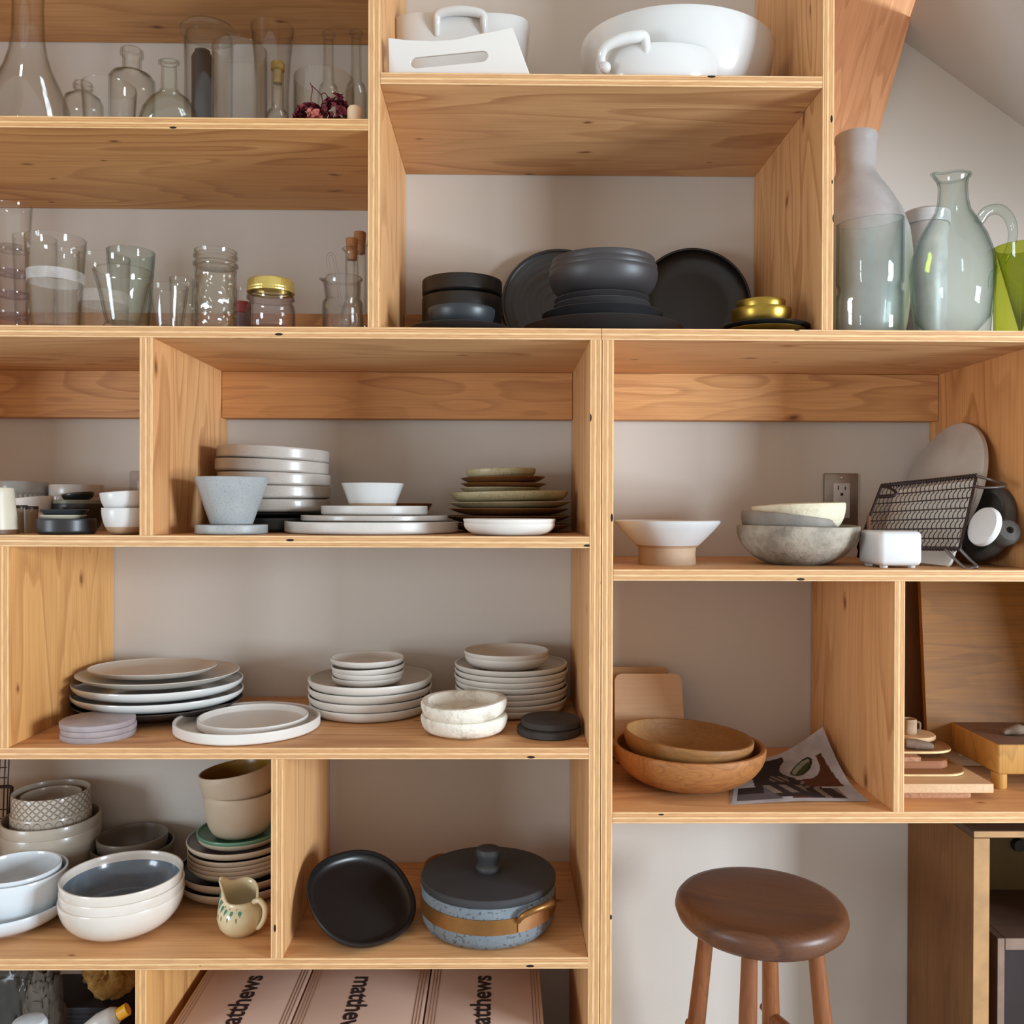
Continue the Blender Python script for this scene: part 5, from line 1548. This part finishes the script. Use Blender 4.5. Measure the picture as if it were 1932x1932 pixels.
# creamer
X, Yc, R = put(455, 86, zs, None, 1769, .6)
s = sc(Yc)
CRM = ceramic('creamer_glaze', (222, 208, 172), (206, 190, 150), .25, mottle=9, coat=.4)
t_ = thing('creamer_jug', 'small cream jug painted with green leaves beside the divider', 'jug', (X, Yc, zs))
hb = 84
op = [(0, 2), (24, 2), (26, 0), (30, 1), (40, 14), (44, 30), (42, 46), (36, 60), (31, 70), (30, 78), (32, 84)]
op = [(r * s, z * s) for r, z in op]
inn = [(max(r - 3 * s, .001), max(z, 5 * s)) for r, z in op[4:]][::-1]
pr = op + [(30.5 * s, 85 * s)] + inn + [(0, 5 * s)]
def crm(v, a, r):
    k = max(0, v.z / s - 46) / 40
    dl = abs(((a - PI + PI) % (2 * PI)) - PI)
    f = -22 + 34 * math.exp(-(dl / .55) ** 2) + 26 * max(0, math.sin(a)) ** .7
    st = 1 + .34 * k * math.exp(-(dl / .5) ** 2)
    return Vector((v.x * st, v.y * (1 if dl > .8 else 1 - .25 * k * math.exp(-(dl / .5) ** 2)), v.z + f * s * k))
turned('jug_body', pr, CRM, t_, seg=72, warp=crm)
rods('handle', [([(28 * s, -16 * s, 62 * s), (40 * s, -20 * s, 66 * s), (50 * s, -22 * s, 54 * s), (49 * s, -22 * s, 34 * s), (40 * s, -20 * s, 18 * s), (31 * s, -16 * s, 14 * s)], [5 * s, 5.2 * s, 5 * s, 4.8 * s, 4.8 * s, 5 * s])], CRM, t_, seg=12)
def prof_r(z):
    for (r0, z0), (r1, z1_) in zip(op, op[1:]):
        if z0 <= z <= z1_ and z1_ > z0:
            return r0 + (r1 - r0) * (z - z0) / (z1_ - z0)
    return op[-1][0]
LEAF = plain('painted_green', (70, 140, 116), .35)
DOT = plain('painted_brown', (92, 72, 52), .4)
def motif(name, mat, ang, zc, ww, hh):
    bm = bmesh.new()
    c_ = None
    ring = []
    for k in range(18):
        t = 2 * PI * k / 18
        x = ww * math.sin(t) * (.55 + .45 * math.cos(t))
        zz = zc + hh * math.cos(t)
        a = ang + x / .042
        r = prof_r(zz * 1.0) + .0005
        ring.append(bm.verts.new(crm(Vector((r * math.cos(a), r * math.sin(a), zz)), a % (2 * PI), r)))
    bm.faces.new(ring)
    return link(name, mesh_of(bm, name, mat), t_)
for i, a in enumerate((-1.35, -1.75, -2.1, -2.4, -2.68, -2.95)):
    motif('painted_leaf', LEAF, a, (52 + (0, 0, 2, 4, 6, 8)[i]) * s, 5.5 * s, 9 * s)
    motif('painted_dot', DOT, a - .18, 66 * s, 1.8 * s, 2.2 * s)
    if i < 4:
        motif('painted_dash', DOT, a - .15, 38 * s, 1.6 * s, 5 * s)

# ------------------------------------------------------------------ lower middle: black oval dish and stone pot
c = W(682, 1699, .100)
R = 101 * sc(.10)
o = dish('oval_dish', 'black oval dish propped up against the divider', 'dish', ceramic('soot_black_glaze', (30, 28, 28), (24, 22, 22), .33, mottle=8), 0, 0, 0, R, .022, .80, .006, 'round', seg=80, ax=1.02, ay=1.0, power=2.3)
orient(o, (.34, -.42, .84))
n_ = Vector((.34, -.42, .84)).normalized()
o.location = c - n_ * .016
low = R * .8 * math.sqrt(1 - n_.z ** 2) + .0
o.location.z = max(o.location.z, Z_L3 + low + .0008)
POTS = ceramic('soapstone', (128, 136, 142), (96, 104, 110), .65, .55, (70, 72, 76), mottle=26, mott=.7, b=.3, spsc=170)
LIDS = ceramic('soapstone_lid', (58, 58, 60), (44, 44, 46), .6, .1, mottle=10, mott=.6)
COPP = plain('aged_copper', (156, 108, 58), .38, .75)
COPPB = plain('worn_copper', (190, 140, 96), .34, .75)
X, Yc, R = put(921, 254, zs, None, 1796, .93)
s = sc(Yc)
t_ = thing('stone_pot', 'lidded grey soapstone pot with a copper band and handles', 'pot', (X, Yc, zs))
turned('pot_body', [(0, 0), (R * .86, 0), (R * .93, .004), (R * .975, .014), (R * .99, .030), (R * .99, .072), (R * .93, .073), (R * .92, .02), (0, .012)], POTS, t_, seg=80)
lid = turned('pot_lid', [(0, .0735), (R * .985, .0735), (R * 1.0, .076), (R * 1.0, .083), (R * .98, .0855), (R * .5, .0885), (0, .090)], LIDS, t_, seg=80)
turned('lid_knob', [(0, .0898), (.021, .0895), (.0225, .093), (.021, .098), (.0175, .101), (.018, .106), (.0215, .116), (.022, .122), (.0195, .1275), (.012, .130), (0, .1305)], LIDS, lid, seg=40)
turned('copper_band', [(R * .992, .030), (R * 1.004, .030), (R * 1.004, .055), (R * .992, .055)], COPP, t_, seg=80)
for a0 in (-.84, PI - .75):
    def cp(a, rr, z): return Vector((rr * math.cos(a), rr * math.sin(a), z))
    bm = bmesh.new()
    n = 12
    g = [[bm.verts.new(cp(a0 - .30 + .60 * i / n, R * 1.0045, z)) for i in range(n + 1)] for z in (.031, .054)]
    g2 = [[bm.verts.new(cp(a0 - .30 + .60 * i / n, R * 1.022, z)) for i in range(n + 1)] for z in (.031, .054)]
    for i in range(n):
        bm.faces.new((g2[0][i], g2[0][i + 1], g2[1][i + 1], g2[1][i]))
        bm.faces.new((g[0][i], g[1][i], g[1][i + 1], g[0][i + 1]))
        bm.faces.new((g[1][i], g2[1][i], g2[1][i + 1], g[1][i + 1]))
        bm.faces.new((g[0][i], g[0][i + 1], g2[0][i + 1], g2[0][i]))
    for i in (0, n):
        bm.faces.new((g[0][i], g2[0][i], g2[1][i], g[1][i]))
    br = link('handle_bracket', mesh_of(bm, 'handle_bracket', COPPB), t_)
    rods('handle', [([cp(a0 - .30, R * 1.02, .050), cp(a0 - .27, R * 1.10, .062), cp(a0 - .15, R * 1.16, .070), cp(a0, R * 1.18, .072), cp(a0 + .15, R * 1.16, .070), cp(a0 + .27, R * 1.10, .062), cp(a0 + .30, R * 1.02, .050)], [.0045, .005, .0052, .0052, .0052, .005, .0045])], COPP, br, seg=12)

# ------------------------------------------------------------------ bottom shelf: cartons and odds and ends
KRAFT = ceramic('kraft_card', (208, 176, 156), (198, 166, 146), .8, mottle=6, mott=.6)
KRAFTD = plain('carton_crease', (150, 116, 94), .8)
INK = plain('black_print', (44, 28, 28), .7)
zt = EYE - .875
hbx = zt - Z_L4
def gx(px, py): return G(px, py, zt).x
edges = [(gx(334, 1918), gx(550, 1925)), (gx(552, 1925), gx(798, 1925)), (gx(800, 1925), gx(1026, 1925))]
def lettering(txt, size, parent, x, y, ang):
    cu = bpy.data.curves.new('lettering', 'FONT')
    cu.body = txt
    cu.size = size
    cu.align_x = 'LEFT'
    cu.offset = size * .022
    cu.extrude = .0001
    cu.space_character = .98
    tmp = bpy.data.objects.new('tmp', cu)
    C.objects.link(tmp)
    dg = bpy.context.evaluated_depsgraph_get()
    me = bpy.data.meshes.new_from_object(tmp.evaluated_get(dg))
    bpy.data.objects.remove(tmp)
    me.materials.clear(); me.materials.append(INK)
    o = link('lettering', me, parent)
    o.location = (x, y, hbx + .0004)
    o.rotation_euler = (0, 0, ang)
    return o
labs = ('left of the three printed kraft cartons, beside the low divider', 'middle one of the three printed kraft cartons', 'right of the three printed kraft cartons, next to the bare wall')
YF, YBK = .035, YW - .012
for i, (x0, x1) in enumerate(edges):
    cx = (x0 + x1) / 2; w = x1 - x0 - .001
    t_ = thing('carton', labs[i], 'carton', (cx, (YF + YBK) / 2, Z_L4), 'printed kraft cartons')
    bm = bmesh.new(); bm_box(bm, -w / 2, w / 2, -(YBK - YF) / 2, (YBK - YF) / 2, 0, hbx, .0025, 2)
    link('carton_box', mesh_of(bm, 'carton_box', KRAFT), t_)
    for sgn in (-1, 1):
        for k in range(3):
            xx = sgn * (w / 2 - .006 - k * .0055)
            bm = bmesh.new()
            bm_box(bm, xx - .0007, xx + .0007, -(YBK - YF) / 2 + .002, (YBK - YF) / 2 - .002, hbx - .0003, hbx + .0004)
            link('edge_crease', mesh_of(bm, 'edge_crease', KRAFTD), t_)
    size = .050
    if i == 1:      # reads downwards: starts at the back
        p = G(703, 1842, zt)
        o = lettering('matthews', size, t_, gx(672, 1842) - cx, p.y - (YF + YBK) / 2, -PI / 2)
    else:
        p = G(497 if i == 0 else 926, 1841, zt)
        o = lettering('matthews', size, t_, 0, 0, PI / 2)
        L = max(v.co.x for v in o.data.vertices)
        bx = gx(497 if i == 0 else 926, 1841)
        o.location.x = bx - cx
        o.location.y = p.y - (YF + YBK) / 2 - L
# odds and ends at the lower left
zs = Z_L4
SPONGE = ceramic('sea_sponge', (196, 152, 84), (150, 106, 46), .9, .35, (96, 60, 24), mottle=30, mott=.6, b=1.0, spsc=230)
rnd = random.Random(4)
def lump(name, label, cat, mat, loc, r, sub=5, amp=.18, fr=30, sq=(1, 1, 1)):
    from mathutils import noise as mn
    bm = bmesh.new()
    bmesh.ops.create_icosphere(bm, subdivisions=sub, radius=1)
    for v in bm.verts:
        d = v.co.normalized()
        p = d * r
        f = mn.fractal(p * fr, 1.0, 2.0, 4)
        f2 = mn.noise(p * fr * 3)
        v.co = Vector((p.x * sq[0], p.y * sq[1], p.z * sq[2])) * (1 + amp * f - (.10 if f2 > .45 else 0))
    o = link(name, mesh_of(bm, name, mat))
    o.location = loc
    return tag(o, label, cat)
hsp = W(200, 1905, .16)
BOXD = plain('black_storage_box', (38, 34, 40), .5)
bx0, bx1 = W(60, 1900, .22).x, W(228, 1900, .22).x
ztb = W(150, 1895, .22).z
bm = bmesh.new(); bm_box(bm, -(bx1 - bx0) / 2, (bx1 - bx0) / 2, -.06, .06, 0, ztb - zs, .004, 2)
for k in range(4):
    bm_box(bm, -(bx1 - bx0) / 2 - .001, (bx1 - bx0) / 2 + .001, -.061, .061, (ztb - zs) * (.72 + .06 * k), (ztb - zs) * (.74 + .06 * k), .0008, 1)
o = link('storage_box', mesh_of(bm, 'storage_box', BOXD)); o.location = ((bx0 + bx1) / 2, .27, zs)
tag(o, 'black ribbed storage box at the back of the lowest left compartment', 'box')
c = W(200, 1862, .24)
lump('sea_sponge', 'yellow-brown natural sea sponge on the black storage box', 'sponge', SPONGE, (c.x, .265, ztb + .040), .050, 6, .34, 20, (1.05, .95, .88))
# translucent bags
def film(name, col, alpha):
    m, nt, out = new_mat(name)
    tr = nd(nt, 'ShaderNodeBsdfTransparent')
    p = nd(nt, 'ShaderNodeBsdfPrincipled', Roughness=.18)
    p.inputs['Base Color'].default_value = rgb(*col)
    mx = nd(nt, 'ShaderNodeMixShader')
    mx.inputs[0].default_value = alpha
    nt.links.new(tr.outputs[0], mx.inputs[1]); nt.links.new(p.outputs[0], mx.inputs[2]); nt.links.new(mx.outputs[0], out.inputs[0])
    return m
def bag(name, label, mat, loc, size, seed, rot=(0, 0, 0)):
    from mathutils import noise as mn
    bm = bmesh.new()
    bmesh.ops.create_icosphere(bm, subdivisions=5, radius=1)
    for v in bm.verts:
        d = v.co.normalized()
        e = Vector([math.copysign(abs(x) ** .6, x) for x in d])
        f = 1 + .22 * abs(mn.noise(d * 3.1 + Vector((seed, 0, 0)))) + .08 * mn.noise(d * 9 + Vector((0, seed, 0)))
        v.co = Vector((e.x * size[0], e.y * size[1], e.z * size[2])) * f
    lo_ = min(v.co.z for v in bm.verts)
    for v in bm.verts:
        v.co.z -= lo_
    o = link(name, mesh_of(bm, name, mat, True, 60)); o.location = loc; o.rotation_euler = rot
    return tag(o, label, 'bag')
c = W(20, 1900, .18)
bag('plastic_bag', 'dark grey crumpled plastic bag at the lower left edge', film('grey_film', (66, 74, 74), .6), (c.x + .002, .20, zs), (.062, .055, .125), 2.0)
c = W(75, 1870, .15)
bag('cloth_bag', 'taupe cloth bag hanging folds beside the grey plastic bag', ceramic('taupe_cloth', (92, 83, 74), (76, 68, 61), .9, mottle=20), (W(78, 1870, .10).x, .11, zs), (.026, .030, .120), 5.0)
# round white lid and the yellow-capped tube
zc = W(57, 1911, .09).z
t_ = thing('white_canister', 'white round-topped canister at the very bottom left', 'canister', (W(57, 1920, .04).x, .035, zs))
hh = W(57, 1911, .05).z - zs
turned('canister_body', [(0, 0), (.026, 0), (.027, .002), (.027, hh - .022), (0, hh - .022)], plain('canister_plastic', (190, 196, 200), .35), t_)
turned('domed_lid', [(.0275, hh - .0215), (.0285, hh - .020), (.0285, hh - .012), (.024, hh - .004), (.012, hh), (0, hh)], plain('domed_white_lid', (206, 214, 220), .3), t_)
TUBEW = plain('white_tube', (204, 198, 192), .35)
t_ = thing('squeeze_tube', 'white squeeze tube with a yellow cap before the sponge', 'tube', (W(205, 1915, .06).x, .075, W(205, 1925, .07).z))
o = rods('tube_body', [([(-.05, -.01, -.022), (-.02, -.004, -.006), (0, 0, .002), (.010, .001, .006)], [.010, .017, .017, .011])], TUBEW, t_, seg=20)
rods('yellow_cap', [([(.010, .001, .006), (.024, .004, .014)], [.0105, .0105], False, False)], plain('yellow_plastic', (236, 172, 30), .35), t_, seg=20)
c = W(165, 1925, .09)
bag('paper_pouch', 'crumpled white paper pouch under the squeeze tube', ceramic('white_pouch', (196, 190, 180), (176, 168, 156), .7, mottle=20), (W(198, 1925, .07).x, .085, zs), (.040, .036, .070), 8.0)

# ------------------------------------------------------------------ stool
SEATW = wood('stool_seat_wood', (126, 78, 44), (82, 52, 38), (50, 30, 22), 'X', ringscale=6, stretch=5, knots=.1, ringmix=.6, fine=.35, rough=.38)
LEGW = wood('stool_leg_wood', (156, 98, 56), (124, 72, 42), (76, 42, 24), 'Z', ringscale=20, stretch=8, knots=0, ringmix=.4, fine=.35, rough=.35)
Ys = .066
s = sc(Ys); R = 159 * s
zt_ = W(1434, 1638, Ys + R * .85).z
t_ = thing('wooden_stool', 'round-seated dark wooden stool standing under the right shelf', 'stool', (W(1434, 1720, Ys).x, Ys, 0), None, (0, 0, math.radians(0)))
th = .050
pr = [(0, zt_ - th), (R * .74, zt_ - th), (R * .88, zt_ - th * .90), (R * .965, zt_ - th * .68), (R, zt_ - th * .42), (R * .985, zt_ - th * .2), (R * .94, zt_ - th * .05), (R * .86, zt_), (R * .5, zt_ - .003), (0, zt_ - .004)]
turned('seat', pr, SEATW, t_, rot=(0, 0, -.35), seg=80)
zu = zt_ - th + .001
def legp(a, z):
    r = .088 + (zu - z) * .105
    return Vector((r * math.cos(a), r * math.sin(a), z))
LA = [math.radians(x) for x in (153, 243, -27, 63)]
for a in LA:
    rods('leg', [([legp(a, zu), legp(a, zu - .25), legp(a, .3), legp(a, 0)], [.0125, .0165, .0170, .0130])], LEGW, t_, seg=20)
zr = W(1434, 1975, Ys).z
for i in range(4):
    a, b = LA[i], LA[(i + 1) % 4]
    z_ = zr - (.0 if i % 2 == 0 else .035)
    p, q = legp(a, z_), legp(b, z_)
    d = (q - p).normalized()
    rods('rung', [([p - d * .024, p + d * .02, (p + q) / 2, q - d * .02, q + d * .024], [.0075, .0085, .0105, .0085, .0075])], LEGW, t_, seg=14)

# ------------------------------------------------------------------ dark cabinet under the right shelf
DKC = wood('dark_cabinet_ply', (136, 92, 50), (118, 78, 40), (80, 48, 24), 'Z', knots=.1, ringmix=.3)
DKT = wood('dark_cabinet_top', (96, 72, 58), (82, 60, 48), (54, 38, 30), 'X', knots=0, ringmix=.4)
EDG = plain('raw_cabinet_edge', (178, 134, 86), .6)
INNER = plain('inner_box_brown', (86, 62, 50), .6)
yf = .131
a = W(1837, 1568, yf); b = W(1868, 1581, yf)
x0 = a.x; tw = b.x - a.x; tt = a.z - b.z; ztop = a.z
xrr = xo0 - .004
t_ = thing('storage_cabinet', 'dark wooden open cabinet box standing right of the stool', 'cabinet', (x0, yf, 0))
dpt = YW - .003 - yf
def cpart(name, bx, mats, parent=t_, edge_front=True):
    bm = bmesh.new(); bm_box(bm, *bx, .0008, 1)
    bm.normal_update()
    for f in bm.faces:
        f.material_index = 1 if (edge_front and f.normal.y < -.9) else 0
    return link(name, mesh_of(bm, name, mats, False), parent)
cpart('side_panel', (0, tw, 0, dpt, 0, ztop - tt - .0004), [DKC, EDG])
cpart('top_panel', (0, xrr - x0, 0, dpt, ztop - tt, ztop), [DKT, EDG])
cpart('back_panel', (tw + .0005, xrr - x0, dpt - .012, dpt, 0, ztop - tt - .0005), [ceramic('cabinet_back', (112, 92, 52), (96, 78, 42), .7, mottle=8), EDG], edge_front=False)
o = turned('bolt_head', [(0, .012), (.012, .012), (.013, .008), (.013, 0), (0, 0)], plain('bolt_black', (40, 38, 36), .5), t_, (W(1921, 1594, YW - .02).x - x0, dpt - .0125, W(1921, 1594, YW - .02).z), (PI / 2, 0, 0), 28)
yi = .165
a2 = W(1882, 1768, yi); b2 = W(1896, 1793, yi)
c2 = thing('wooden_crate', 'smaller brown wooden crate inside the dark cabinet', 'crate', (a2.x, yi, 0))
zt2 = b2.z + .022
di = YW - .02 - yi
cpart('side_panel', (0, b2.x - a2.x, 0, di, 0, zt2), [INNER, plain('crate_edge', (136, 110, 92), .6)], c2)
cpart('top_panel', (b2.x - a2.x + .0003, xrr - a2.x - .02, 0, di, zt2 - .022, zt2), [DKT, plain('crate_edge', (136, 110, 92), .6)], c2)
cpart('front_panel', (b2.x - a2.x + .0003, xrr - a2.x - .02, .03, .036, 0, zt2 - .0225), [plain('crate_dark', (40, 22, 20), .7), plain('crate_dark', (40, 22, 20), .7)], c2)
